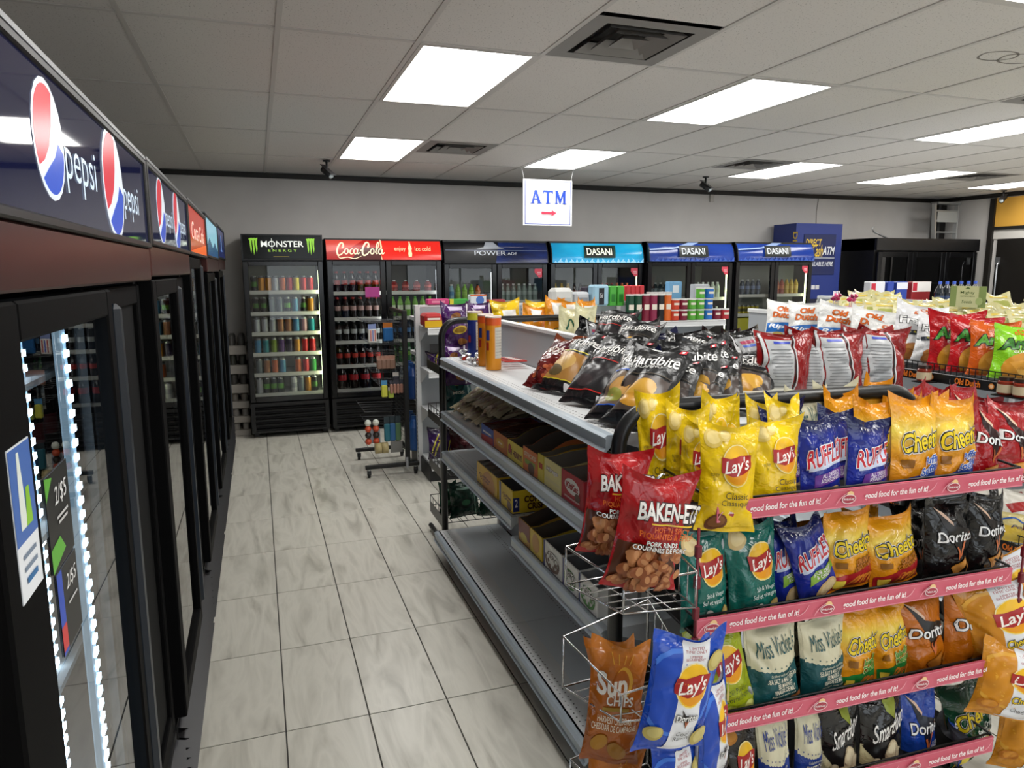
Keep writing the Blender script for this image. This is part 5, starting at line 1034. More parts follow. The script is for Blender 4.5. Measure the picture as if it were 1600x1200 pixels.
des('foilk', .2, .29, 'black glossy chip bag with silver back panel', '#0c0c0e', [('R', .0, .5, .5, .7, '#9a9c9e'), ('R', -.29, .5, .04, 1, '#c8cacc'), ('R', .29, .5, .04, 1, '#c8cacc'), ('R', 0, .75, .36, .06, '#a83a5a'), ('R', 0, .68, .36, .04, '#3a5ab8')]+[('R', 0, .58-.05*q, .4, .012, '#5a5c5e') for q in range(6)], back='#101012', rough=.16)
des('redback', .22, .33, 'dark red foil chip bag with silver nutrition panel', '#86181a', [('R', -.16, .48, .42, .84, '#aeb0b2'), ('R', .08, .5, .025, 1, '#17120f'), ('R', .11, .5, .022, 1, '#c4c6c8'), ('R', -.42, .5, .05, 1, '#c4c6c8'), ('R', -.455, .5, .015, 1, '#3a0a0a'), ('R', -.12, .86, .28, .035, '#3a4ab0')]+[('R', -.16, .76-.045*q, .34-.06*(q % 3 == 2), .01, '#6a6c6e') for q in range(13)], back='#86181a', rough=.16)
des('ypuff', .2, .3, 'dark bag with pale green leaf print', '#121214', [('E', .2, .35, .12, .3, '#a8b050', 20), ('E', .22, .35, .07, .22, '#c8c878', 20)], back='#141416', rough=.22)
des('purple', .21, .33, 'purple snack bag with yellow oval', '#3d1452', [('E', .0, .45, .26, .13, '#c8a83a', 8), ('E', 0, .45, .2, .09, '#8a6a1c', 8), ('R', .32, .5, .06, 1, '#d8d0dc'), ('E', -.1, .72, .18, .12, '#7a4a1c', 30), ('R', -.05, .9, .4, .1, '#b8a8c4'), ('E', .1, .2, .2, .12, '#8a5a2a', -20)], back='#3d1452', rough=.2)
des('yel2', .2, .3, 'yellow snack bag', '#d8b41c', [('R', .1, .5, .5, .5, '#d8d8d4'), ('E', 0, .4, .2, .15, '#c8641c')], back='#d8a81c')
des('or2', .2, .3, 'orange cheese snack bag', '#dd8d1a', [('P', [(-.2, .9), (.3, .9), (.2, .55), (-.1, .5)], '#e0e0dc'), ('E', .1, .2, .25, .12, '#1a1a1c'), ('E', .1, .2, .2, .08, '#e8c81a')], back='#e0921c')
des('mgreen', .2, .3, 'cream and green kettle chip bag', [(0, '#0f4a3a'), (.45, '#0f4a3a'), (.46, '#d0cca4')], [('S', [(-.3, .55), (-.15, .75), (0, .6), (.15, .78)], .05, '#1f5a44'), ('E', .1, .5, .14, .1, '#2a6a50')], back='#d0cca4')
des('navyred', .2, .28, 'navy and pink snack bag', '#15193a', [('P', [(-.4, .5), (.2, .9), (.4, .7), (-.1, .4)], '#b83a54'), ('R', .2, .3, .3, .3, '#d8d8dc')], back='#c8c8cc')
des('teal2', .24, .34, 'dark teal snack bag', '#0f4a4a', [('E', -.05, .6, .28, .26, '#0a2f34'), ('E', -.05, .6, .24, .22, '#155a58'), ('E', -.02, .62, .12, .1, '#b8a86a'), ('T', 'MISS', 0, .4, .4, .07, '#c8ccc0', {'bold': .02}), ('R', .36, .5, .05, 1, '#8fa8a4')], back='#0f4a4a', rough=.22)
des('dgreen', .24, .34, 'dark green chip bag', '#0c3324', [('R', 0, .8, .5, .06, '#8fb0a0'), ('E', 0, .4, .25, .22, '#0a241a'), ('E', 0, .42, .16, .12, '#3a6a4a'), ('R', .34, .5, .04, .9, '#6a8a7a')], back='#0c3324', rough=.22)
des('takis', .22, .3, 'black and purple rolled tortilla bag with yellow lettering', [(0, '#2a123a'), (.6, '#3a1a5a'), (1, '#0f0c10')], [('T', 'TAKIS', .15, .55, .6, .13, '#e0d02a', {'bold': .05, 'shear': .2}), ('S', [(-.4, .2), (-.3, .5), (-.1, .8)], .06, '#b8b03a', False, .5), ('S', [(-.3, .1), (-.2, .4), (-.05, .6)], .06, '#a8a03a', False, .5)], lin=True, back='#1a0f20', rough=.2)
des('maroon', .22, .3, 'maroon snack bag', '#3a0f16', [('E', 0, .6, .2, .18, '#5a1a22'), ('R', 0, .6, .3, .03, '#a87a7a')], back='#3a0f16', rough=.22)

def rb(d, xL, yT, xR, yB, Y, yaw=0, lean=6, roll=0, label=None, kx=.9, ky=1., **kw):
    """bag whose outline on the plane Y fills the photo box"""
    a, b = P(xL, (yT+yB)/2, Y=Y), P(xR, (yT+yB)/2, Y=Y); t_, b_ = P((xL+xR)/2, yT, Y=Y), P((xL+xR)/2, yB, Y=Y)
    W = (b.x-a.x)*kx; H = (t_.z-b_.z)*ky/max(.6, math.cos(math.radians(lean))); pos = Vector(((a.x+b.x)/2+(b.x-a.x)*(1-kx)*.3, Y, b_.z))
    return bag(d, pos, W, H, kw.pop('D', min(.09, W*.45)), yaw, lean, roll, label, **kw)
T2, T3, T4 = ' on the second tier', ' on the third tier', ' on the lowest tier'
def L(d, s): return DES[d]['label']+s
# --- top tier, back to front
ROWB = ', back row'
for d, xL, yT, xR, yB, Y, yaw, lean, roll in (
 ('lays_y', 998, 612, 1066, 800, 1.80, -30, 4, -3), ('lays_y', 1034, 638, 1100, 800, 1.74, -25, 5, 2), ('lays_y', 1085, 622, 1140, 800, 1.78, -8, 8, 5), ('lays_y', 1118, 632, 1176, 800, 1.78, 0, 8, -4), ('lays_y', 1160, 628, 1216, 800, 1.76, 0, 5, 3),
 ('ruf_p', 1190, 628, 1258, 790, 1.80, 0, 8, 3), ('mv_t', 1222, 608, 1300, 790, 1.83, 0, 4, 0), ('mv_t', 1270, 606, 1345, 790, 1.84, 0, 4, 0), ('chee_p', 1300, 612, 1362, 780, 1.79, 0, 6, -5), ('chee_p', 1335, 594, 1386, 780, 1.83, 0, 4, 4), ('chee_p', 1386, 618, 1440, 770, 1.80, 0, 6, -4), ('chee_p', 1430, 622, 1486, 770, 1.79, 0, 6, 3), ('dor_r', 1392, 606, 1450, 760, 1.86, 0, 5, 0), ('dor_r', 1440, 606, 1496, 760, 1.86, 0, 5, 3), ('dor_r', 1490, 602, 1540, 750, 1.86, 0, 5, -3)):
    rb(d, xL, yT, xR, yB, Y, yaw, lean, roll, L(d, ', top tier back row'))
for d, xL, yT, xR, yB, Y, yaw, lean, roll in (
 ('lays_y', 1056, 662, 1116, 805, 1.67, -28, 5, 3), ('ruf_p', 1205, 640, 1270, 790, 1.70, 0, 8, -6), ('ruf_p', 1270, 645, 1340, 785, 1.70, 0, 10, 8), ('chee_p', 1330, 632, 1396, 775, 1.68, 0, 12, 8), ('chee_p', 1395, 628, 1455, 770, 1.70, 0, 6, -4), ('dor_r', 1495, 640, 1560, 755, 1.70, 0, 6, 6), ('lays_y', 1190, 628, 1250, 780, 1.70, 0, 6, 5)):
    rb(d, xL, yT, xR, yB, Y, yaw, lean, roll, L(d, ', top tier middle row'))
for d, xL, yT, xR, yB, Y, yaw, lean, roll in (
 ('lays_y', 1082, 664, 1176, 830, 1.535, -14, 4, 4), ('lays_y', 1164, 658, 1254, 800, 1.565, 0, 5, 1), ('ruf_p', 1246, 654, 1322, 792, 1.57, 0, 6, -2), ('ruf_p', 1312, 658, 1392, 786, 1.565, 4, 4, 3), ('chee_p', 1378, 624, 1468, 778, 1.56, 4, 5, 5), ('chee_p', 1446, 624, 1528, 768, 1.565, 0, 6, 2), ('dor_r', 1500, 634, 1566, 756, 1.58, 0, 8, 12), ('dor_r', 1530, 636, 1612, 748, 1.57, 0, 10, 14)):
    rb(d, xL, yT, xR, yB, Y, yaw, lean, roll, L(d, ', top tier front row'))
# --- second tier
for d, xL, yT, xR, yB, Y, yaw, lean, roll in (
 ('ruf_g', 1180, 818, 1240, 930, 1.70, 0, 6, 4), ('chee_c', 1240, 815, 1300, 930, 1.72, 0, 6, -3), ('dor_k', 1395, 790, 1455, 915, 1.72, 0, 6, 0), ('dor_k', 1455, 786, 1520, 910, 1.72, 0, 6, 0), ('lays_t', 1090, 830, 1150, 950, 1.74, 0, 6, 0), ('dor_k', 1515, 772, 1570, 890, 1.74, 0, 6, 0), ('chee_c', 1320, 800, 1380, 920, 1.74, 0, 6, 0)):
    rb(d, xL, yT, xR, yB, Y, yaw, lean, roll, L(d, ', second tier back row'))
for d, xL, yT, xR, yB, Y, yaw, lean, roll in (
 ('lays_t', 1058, 830, 1146, 978, 1.575, 0, 5, -3), ('lays_t', 1134, 820, 1226, 966, 1.575, 0, 5, -5), ('ruf_g', 1206, 812, 1264, 944, 1.60, 0, 6, -6), ('ruf_g', 1226, 812, 1322, 934, 1.565, 0, 5, -16), ('chee_c', 1284, 800, 1368, 918, 1.575, 0, 5, -3), ('chee_c', 1352, 806, 1440, 912, 1.57, 0, 6, -6), ('dor_k', 1438, 782, 1518, 904, 1.57, 0, 4, 0), ('dor_k', 1508, 776, 1572, 890, 1.565, 0, 4, 0)):
    rb(d, xL, yT, xR, yB, Y, yaw, lean, roll, L(d, T2), kx=.68 if abs(roll) > 15 else .9)
# --- third tier
for d, xL, yT, xR, yB, Y, yaw, lean, roll in (
 ('mv_t', 1196, 960, 1266, 1080, 1.70, 0, 6, 0), ('mv_t', 1262, 940, 1330, 1060, 1.71, 0, 6, 0), ('dor_o', 1330, 930, 1400, 1050, 1.72, 0, 6, 0), ('dor_o', 1410, 915, 1470, 1040, 1.72, 0, 6, 0), ('dor_o', 1480, 905, 1540, 1020, 1.72, 0, 6, 0), ('lays_g', 1110, 990, 1165, 1110, 1.72, 0, 6, 0)):
    rb(d, xL, yT, xR, yB, Y, yaw, lean, roll, L(d, ', third tier back row'))
for d, xL, yT, xR, yB, Y, yaw, lean, roll in (
 ('lays_g', 1102, 978, 1190, 1122, 1.565, -6, 5, -14), ('mv_t', 1164, 974, 1256, 1106, 1.565, 0, 5, -4), ('mv_t', 1246, 968, 1328, 1090, 1.57, 0, 5, -3), ('chee_j', 1304, 954, 1372, 1076, 1.565, 2, 5, 4), ('chee_j', 1362, 946, 1424, 1062, 1.57, 0, 6, -2), ('dor_o', 1404, 928, 1482, 1052, 1.57, 0, 5, -4), ('dor_o', 1470, 910, 1550, 1044, 1.565, 0, 4, -1)):
    rb(d, xL, yT, xR, yB, Y, yaw, lean, roll, L(d, T3))
# --- lowest tier
for d, xL, yT, xR, yB, Y, yaw, lean, roll in (
 ('lays_k', 1128, 1136, 1188, 1280, 1.57, 0, 5, 0), ('mv_b', 1184, 1118, 1242, 1262, 1.57, 0, 5, -2), ('mv_b', 1234, 1112, 1290, 1250, 1.575, 0, 5, 4), ('smart', 1280, 1098, 1346, 1240, 1.57, 0, 4, -2), ('smart', 1338, 1090, 1412, 1226, 1.565, 0, 4, 0), ('dor_b', 1404, 1078, 1466, 1204, 1.57, 0, 4, 0), ('dor_b', 1452, 1084, 1512, 1190, 1.64, 60, 10, -24), ('chee_g', 1480, 1062, 1566, 1180, 1.575, 6, 8, -10)):
    rb(d, xL, yT, xR, yB, Y, yaw, lean, roll, L(d, T4))
# --- bags clipped to the rack sides
SD = ' on the rack side'
rb('lx_o', 1545, 900, 1640, 1040, 1.48, -24, 0, -16, L('lx_o', ', upper one'+SD), kx=1.); rb('lx_o', 1532, 1010, 1622, 1120, 1.45, -24, 0, 8, L('lx_o', ', lower one'+SD), kx=1.)
rb('lx_o', 1566, 856, 1650, 980, 1.54, -24, 0, -20, L('lx_o', ', topmost one'+SD), kx=1.); rb('lx_o', 1568, 1080, 1650, 1200, 1.48, -24, 0, 4, L('lx_o', ', lowest one'+SD), kx=1.)
rb('lx_b', 986, 985, 1100, 1170, 1.33, -4, -4, 8, 'royal blue and white limited edition bag hanging in front of the lower side basket', kx=.98, D=.07)
rb('lx_b', 1082, 1040, 1146, 1220, 1.40, 28, -4, -8, 'royal blue and white limited edition bag tucked behind the hanging one', kx=1.15, D=.07)
rb('lx_b', 1050, 1000, 1110, 1130, 1.46, 0, 0, 0, 'royal blue limited edition bag mostly hidden behind the hanging one', kx=1.)
rb('lx_b', 1000, 1160, 1080, 1330, 1.38, 0, 0, 6, 'royal blue limited edition bag at the very bottom of the rack side', kx=1.)
# --- basket bags
rb('baken', 934, 742, 1058, 918, 1.45, -4, 0, 10, 'red pork rind bag standing in front in the chrome basket', kx=.93, D=.075)
rb('baken', 902, 706, 1002, 862, 1.56, -8, 2, 5, 'red pork rind bag standing behind in the chrome basket', kx=.96, D=.075)
rb('sun', 908, 1008, 992, 1190, 1.53, -22, 4, 6, 'copper orange wholegrain chip bag in front in the side basket', kx=1.0, D=.07)
rb('sun', 940, 1002, 1010, 1150, 1.63, -20, 4, -8, 'copper orange wholegrain chip bag behind in the side basket', kx=1.0, D=.07)
rb('sun', 905, 1165, 985, 1330, 1.53, -22, 4, 6, 'copper orange wholegrain chip bag in the lowest basket', kx=1.0, D=.07)

# ------------------------------------------------------------------ bags on the top shelf of the main gondola
ZS = Z1+.012
def sb(d, px, py, W, H, yaw, lean, roll=0, label=None, z=ZS, D=.085, **kw):
    return bag(d, P(px, py, Z=z), W, H, D, yaw, lean, roll, label, **kw)
TS = ' on the top metal shelf'
sb('nuts', 838, 607, .17, .29, -68, 46, 0, 'dark red corn snack bag leaning beside the black kettle chip bags')
for d, px, py, W, H, yaw, lean, roll, lab in (
 ('hb_y', 862, 612, .22, .35, -66, 50, 0, 'black kettle chip bag with golden field picture, next to the dark red bag'), ('hb_b', 893, 612, .2, .33, -66, 48, 0, 'black kettle chip bag mostly hidden behind the golden field picture bag'),
 ('hb_r', 908, 632, .22, .35, -64, 50, 0, 'black kettle chip bag with two red lines'), ('hb_r', 935, 628, .2, .33, -64, 46, 3, 'black kettle chip bag with red lines, behind the other red lined one'),
 ('hb_b', 955, 660, .21, .34, -60, 48, 0, 'black kettle chip bag with blue lines and chip picture on the shelf edge'), ('hb_g', 985, 668, .22, .33, -56, 46, 0, 'black kettle chip bag with golden chips behind the rack frame'),
 ('hb_g', 1030, 662, .2, .28, -46, 46, 0, 'black kettle chip bag with golden chips, second along the pile'), ('hb_g', 1078, 655, .2, .26, -40, 50, 4, 'black kettle chip bag with golden chips, third along the pile'),
 ('hb_g', 1125, 645, .2, .26, -34, 48, -6, 'black kettle chip bag with golden chips, fourth along the pile'), ('hb_g', 1165, 640, .21, .27, -28, 46, 8, 'black kettle chip bag with red flag mark at the end of the pile')):
    q = P(px, py, Z=ZS)
    if q.x < 1.03: q.x = 1.03
    bag(d, q, W, H, .085, yaw, lean, roll, lab)
# second layer lying on and behind them
for d, px, py, Y, W, H, yaw, lean, roll, lab in (
 ('hb_g', 975, 575, 2.55, .2, .28, -50, 52, 0, 'black kettle chip bag in the upper layer of the pile'), ('hb_g', 1065, 592, 2.35, .21, .26, -35, 52, 6, 'black kettle chip bag with large lettering in the upper layer of the pile'), ('hb_r', 940, 560, 2.85, .2, .3, -50, 48, 0, 'black kettle chip bag at the back of the pile'),
 ('ypuff', 962, 552, 3.0, .2, .25, -10, 10, 4, 'black bag with pale green leaf print above the pile'), ('ypuff', 1018, 548, 3.0, .2, .24, 10, 10, -4, 'black bag with pale green leaf print beside its twin'), ('foilk', 926, 548, 3.2, .2, .24, 0, 10, 10, 'black foil bag with silver panel behind the pile'),
 ('navyred', 1010, 572, 2.6, .2, .22, 0, 30, 10, 'navy and pink snack bag poking out of the pile'), ('navyred', 1060, 575, 2.55, .2, .24, 10, 20, -8, 'navy and pink snack bag with white panel in the pile'),
 ('foilk', 1095, 590, 2.45, .22, .25, 8, 20, 0, 'black glossy chip bag with silver back panel beside the kettle chips'), ('foilk', 1140, 588, 2.45, .22, .25, 8, 20, 4, 'black glossy chip bag with silver back panel, middle of three'), ('foilk', 1178, 590, 2.42, .22, .25, 8, 20, -4, 'black glossy chip bag with silver back panel next to the dark red bags'), ('foilk', 1120, 610, 2.30, .2, .22, 0, 24, -10, 'black glossy chip bag lying low in front of the others')):
    q = P(px, py, Y=Y); q.z = max(ZS, q.z-.0) if d.startswith('hb') else ZS+.005; bag(d, q, W, H, .09, yaw, lean, roll, lab)
for x, y, yaw, lean, W, lab in ((1.37, 2.02, -30, 28, .21, 'black kettle chip bag with golden chips leaning at the near end of the spine'), (1.50, 2.10, -16, 30, .2, 'black kettle chip bag with golden chips just past the spine'), (1.26, 2.10, -44, 40, .2, 'black kettle chip bag with golden chips lying against the spine end')):
    bag('hb_g', (x, y, ZS), W, .27, .085, yaw, lean, random.uniform(-6, 6), lab)
for px, lab in ((1222, 'first of the row'), (1265, 'second of the row'), (1308, 'third of the row'), (1350, 'fourth of the row, partly covered'), (1372, 'last of the row')):
    Y = 2.12+.03*((px // 40) % 2); q = P(px, 606, Y=Y); q.z = ZS; bag('redback', q, .25, .262, .11, -4, 3, random.uniform(-3, 3), 'dark red foil chip bag with silver nutrition panel, '+lab)
t = thing('plastic_bin', 'clear white plastic bin in front of the dark red foil bags', 'bin', (1.68, 2.05, ZS)); PB = glass_mat('milky_plastic', (.8, .8, .78), 1.4, .2)
for zz, e in ((0, 0), (.03, .006)): MB().bbox(1.585-e, 1.775+e, 1.99-e, 2.09+e, ZS+zz, ZS+zz+.035, mat('#c4c2b4', .3), .006).build('bin_lip' if zz else 'bin_body', t)
# far side, behind the spine: purple, yellow and orange bags
for d, xL, yT, xR, yB, Y, lab in (('purple', 690, 474, 742, 550, 4.25, 'purple snack bag with yellow oval, standing at the corner of the end rack'), ('purple', 735, 472, 776, 540, 4.35, 'purple snack bag with white stripe, second on the end rack'),
 ('yel2', 772, 470, 815, 530, 4.3, 'yellow snack bag beside the purple ones on the end rack'), ('or2', 812, 478, 850, 530, 4.2, 'orange cheese snack bag leaning on the end rack'), ('yel2', 822, 470, 865, 528, 4.5, 'yellow snack bag further along the end rack'), ('or2', 848, 466, 880, 530, 4.1, 'orange cheese snack bag standing tall on the end rack'), ('or2', 870, 470, 905, 530, 4.1, 'orange cheese snack bag next to the cream and green one'),
 ('mgreen', 868, 480, 915, 560, 3.9, 'cream kettle chip bag with green base behind the shelf spine'), ('or2', 905, 468, 935, 560, 3.9, 'orange cheese snack bag beside the cream and green one'), ('mgreen', 893, 478, 925, 560, 3.8, 'cream and green kettle chip bag leaning beside the orange one')):
    rb(d, xL, yT, xR, yB, Y, random.uniform(-10, 15), 6, random.uniform(-6, 10), lab, kx=1.05)
rb('purple', 690, 538, 735, 602, 4.18, 0, 4, 0, 'purple snack bag with yellow oval below the other purple ones', kx=1.)
for d, xL, yT, xR, yB, Y, roll, lab in (('teal2', 690, 572, 742, 640, 4.24, -4, 'dark teal snack bag on the end rack behind the candy shelving'), ('teal2', 735, 575, 800, 640, 4.28, 20, 'dark teal snack bag lying tilted on the end rack'), ('takis', 668, 668, 712, 716, 5.44, 0, 'black and purple rolled tortilla bag with yellow lettering'), ('maroon', 700, 672, 748, 716, 4.3, 4, 'maroon snack bag with round emblem'), ('maroon', 740, 676, 790, 716, 4.3, -4, 'maroon snack bag beside the other maroon one'), ('takis', 696, 670, 722, 712, 4.34, 0, 'dark purple bag with yellow lettering low on the end rack'),
 ('dgreen', 703, 752, 752, 806, 4.22, -4, 'dark green chip bag standing in the bottom wire shelf'), ('dgreen', 745, 756, 790, 806, 4.24, 8, 'dark green chip bag tilted in the bottom wire shelf'), ('dgreen', 684, 756, 712, 806, 4.3, 4, 'dark green chip bag at the end of the bottom wire shelf')):
    rb(d, xL, yT, xR, yB, Y, 0, 6, roll, lab, kx=1.)
# ------------------------------------------------------------------ Old Dutch wire rack
for d, px, py, W, H, yaw, lean, roll, lab in (('od_w', 1218, 524, .24, .28, -48, 12, 4, 'white chip bag with blue wave band, first of three'), ('od_w', 1257, 524, .24, .28, -44, 10, 0, 'white chip bag with blue wave band, middle of three'), ('od_w', 1300, 526, .25, .28, -40, 12, 8, 'white chip bag with blue wave band next to the black banded ones'), ('od_bbq', 1352, 540, .25, .27, -40, 18, 10, 'white chip bag with black band, upper one'), ('od_bbq', 1380, 548, .22, .2, -40, 20, 8, 'white chip bag with black band, lower one'), ('od_frag', 1422, 553, .25, .31, -38, 14, 10, 'pearl white snack bag with block lettering and brown chips'), ('od_frag', 1456, 553, .22, .26, -30, 14, 10, 'pearl white snack bag mostly hidden by the bright red one'),
 ('arr_r', 1490, 566, .25, .28, -34, 8, 0, 'bright red tortilla chip bag with green lettering, front one'), ('arr_r', 1518, 566, .24, .27, -30, 8, 4, 'bright red tortilla chip bag, second one behind'), ('arr_o', 1548, 568, .22, .25, -30, 8, 3, 'orange tortilla chip bag with green lettering'), ('arr_g', 1588, 574, .24, .24, -28, 8, 4, 'lime green tortilla chip bag with dark lettering'), ('od_frag', 1545, 672, .24, .24, -40, 16, 0, None), ('od_frag', 1590, 684, .24, .24, -40, 16, 0, None)):
    if lab is None: continue
    z = 1.21; xx = 3.3 if px < 1400 else 3.2 if px < 1470 else 3.14; bag(d, Vector((xx, y_at(px, xx, z), z)), W, H, .09, yaw, lean, roll, lab)
for px, py, lab in ((1488, 660, 'first'), (1520, 664, 'second'), (1556, 668, 'third'), (1590, 672, 'fourth')):
    q = P(px, py, X=3.1); q.z = .845; bag('od_red', q, .22, .27, .09, -40, 14, random.uniform(-6, 6), f'red and white snack bag with orange lettering, {lab} on the middle wire shelf')
for px, py, lab in ((1570, 835, 'beside the black tortilla bags'), (1600, 845, 'further along')):
    q = P(px, py, X=3.05); q.z = .525; bag('od_cream', q, .24, .22, .09, -40, 20, random.uniform(-6, 6), f'cream and yellow popcorn bag with red lettering, low wire shelf, {lab}')
def jar(px, lab):
    x, z = 2.965, 1.168; y = y_at(px, x, z); MB().box(x-.036, 3.012, y-.036, y+.036, z-.006, z-.001, BLACK).build('jar_tray', h2)
    t = thing('salsa_jar', lab, 'jar', (x, y, z), 'salsa jars on the wire rack')
    MB().lathe([(.026, 0), (.031, .006), (.031, .055), (.026, .064)], 16, mat('#7a2a1a', .12)).build('glass_body', t, False)
    MB().lathe([(.0318, .01), (.0318, .045)], 16, mat('#b8a88a', .5)).build('label_band', t, False); MB().lathe([(.029, .062), (.029, .076), (.024, .077)], 16, mat('#2a1a16', .3)).build('lid', t, False)
jar(1443, 'small salsa jar with dark lid below the bright red bag'); jar(1570, 'small salsa jar with dark lid below the lime green bag'); jar(1595, 'small salsa jar with dark lid beside its twin below the lime green bag')

# ------------------------------------------------------------------ candy trays along the shelves
def candy_box(pa, pb, z, xf, hf, hb, dep, col, els, label, inner='#a8a39a', side=None, sels=None, bars=None, barlab=''):
    ya, yb = y_at(pa, xf, z+hf*.4)-.003, y_at(pb, xf, z+hf*.4)+.003     # ya far, yb near
    t = thing('candy_box', label, 'candy box', (xf+dep/2, (ya+yb)/2, z)); C = mat(col, .42); I = mat(inner, .7); S = mat(side or col, .42); w_ = .004
    m = MB(); m.box(xf, xf+dep, yb, ya, z, z+w_, I)
    m.box(xf, xf+w_, yb, ya, z+w_, z+hf, C); m.box(xf+w_, xf+w_*1.5, yb+w_, ya-w_, z+w_, z+hf-.001, I)
    m.box(xf+dep-w_, xf+dep, yb, ya, z+w_, z+hb, C); m.box(xf+dep-w_*1.5, xf+dep-w_, yb+w_, ya-w_, z+w_, z+hb-.001, I)
    for y0, s in ((yb, 1), (ya, -1)):
        n = 7; q = [(xf+w_+(dep-2*w_)*k/n, z+hf+(hb-hf)*min(1, max(0, (k/n-.15)/.35))**.8) for k in range(n+1)]
        for yy, mm, fl in ((y0, S, s > 0), (y0+s*w_, I, s < 0)):
            v = [(a, yy, z+w_) for a, _ in q]+[(a, yy, b) for a, b in q]; f = [(k, k+1, n+2+k, n+1+k) for k in range(n)]; m.add(v, [g if fl else g[::-1] for g in f], mm)
    m.build('tray', t)
    flat_print('front_print', els, t, (xf-.0005, (ya+yb)/2, z), (0, yb-ya, 0), (0, 0, hf))
    if sels: flat_print('side_print', sels, t, (xf+dep/2, yb-.0005, z), (dep, 0, 0), (0, 0, hf))
    if bars:
        n, c, hh = bars; wy = (ya-yb-.012)/n
        for k in range(n):
            y = yb+.006+wy*(k+.5); b = MB(); b.bbox(xf+.012, xf+dep-.02, y-wy*.45, y+wy*.45, z+.006, z+hh, mat(c, .25), .006)
            bo = solo(b, 'candy_bar', barlab, 'candy bar', (xf+dep/2, y, z+.006), barlab)
            flat_print('wrapper_print', [('R', .0, .5, .7, .5, '#5a2a1c'), ('R', .1, .5, .3, .3, '#c8a88a')], bo, (xf+dep/2, y-wy*.2, z+hh+.0003), (dep*.8, 0, 0), (0, wy*.6, 0))
    return t
XB = .998
candy_box(752, 771, Z2, XB, .075, .085, .26, '#4a6ac4', [('P', [(-.5, 0), (.5, 0), (.5, .5), (-.5, .35)], '#b8202c'), ('R', 0, .62, .7, .12, '#f0f0f0')], 'small blue and red candy box at the far end of the middle shelf', '#6a2a24', None, None, (6, '#4a1c16', .07), 'dark red wrapped candy bar in the blue and red box')
candy_box(771, 793, Z2, XB, .085, .10, .27, '#cf7c38', [('E', 0, .5, .3, .1, '#d8a42a'), ('R', 0, .5, .3, .1, '#f0e0c0')], 'brown orange candy box with oval emblem on the middle shelf', '#5a3020', None, None, (5, '#3a1c18', .078), 'brown wrapped candy bar in the brown orange box')
candy_box(793, 817, Z2, XB, .085, .13, .27, '#efde58', [('T', 'OH HENRY!', 0, .45, .92, .32, '#7a1c14', {'bold': .04}), ('E', -.35, .6, .1, .1, '#b82a1c')], 'yellow candy box with red brown lettering, nearly empty, on the middle shelf', '#6e665c')
candy_box(817, 840, Z2, XB, .10, .15, .27, '#e6854a', [('T', 'STICKS', 0, .75, .8, .18, '#f0e4c8', {'bold': .03}), ('R', 0, .45, .7, .2, '#8fb03a'), ('E', .1, .25, .22, .16, '#5a2f18')], 'orange candy box with green patch on the middle shelf', '#6e665e')
candy_box(840, 850, Z2, XB, .11, .13, .27, '#e4d248', [('R', 0, .6, .6, .2, '#b83a1c')], 'narrow yellow candy box edge on the middle shelf', '#8f8a7a', '#d8a42a')
candy_box(850, 877, Z2, XB, .11, .125, .25, '#ece29a', [('T', 'Mirage', -.02, .66, .7, .2, '#f4f0e8', {'bold': .04, 'shear': .15, 'out': [('#6a3a20', .05)]}), ('R', 0, .3, .9, .1, '#e6dca0')], 'pale yellow candy box with white lettering on the middle shelf', '#9a958c')
candy_box(877, 912, Z2, XB, .11, .115, .25, '#b82434', [('E', 0, .6, .34, .15, '#e8e4e0'), ('T', 'KitKat', 0, .6, .56, .22, '#a81824', {'bold': .05, 'shear': .15}), ('R', 0, .2, .7, .06, '#c8a0a0'), ('E', .25, .35, .12, .08, '#5a2a18')], 'dark red wafer bar box with white oval on the middle shelf', '#8f8a84', '#9c1824', [('R', 0, .6, .5, .08, '#d8c8c8')], (6, '#7a1420', .06), 'red wafer bar in the dark red box')
candy_box(745, 777, Z3F, XB, .105, .11, .22, '#eac242', [('E', .1, .3, .3, .2, '#c8861c'), ('T', 'Coffee\nCrisp', -.1, .45, .55, .3, '#7a3a14', {'bold': .03})], 'amber yellow candy box full of bars on the lower far shelf', '#8f8a84', None, None, (4, '#6a6050', .10), 'olive brown wrapped bar in the amber box')
candy_box(779, 801, Z3F, XB, .105, .11, .22, '#ecd034', [('R', -.38, .5, .12, 1, '#2a3a8c'), ('T', 'Coffee\nCrisp', .1, .5, .6, .3, '#7a3a14', {'bold': .03}), ('E', .3, .25, .16, .1, '#5a3018')], 'yellow candy box with printed long side, nearly empty, on the lower far shelf', '#77787a', '#ecd034',
 [('R', -.42, .4, .13, .6, '#1f2f80'), ('T', '2', -.42, .46, .06, .35, '#f0f0f4', {'bold': .02}), ('T', 'COFFEE\nCRISP', .0, .45, .5, .6, '#4a2412', {'bold': .04}), ('E', .36, .35, .1, .06, '#5a3018')])
candy_box(810, 828, Z3N, XB, .10, .13, .27, '#cc9a3c', [('P', [(-.5, .4), (.5, .3), (.5, 1), (-.5, 1)], '#7a2a1c'), ('E', 0, .3, .3, .15, '#d8c23a')], 'brown and yellow candy box on the lowest raised shelf', '#665a50')
candy_box(828, 847, Z3N, XB, .10, .12, .27, '#e4c63e', [('E', 0, .55, .3, .3, '#c8902a')], 'plain yellow candy box on the lowest raised shelf', '#6e665c')
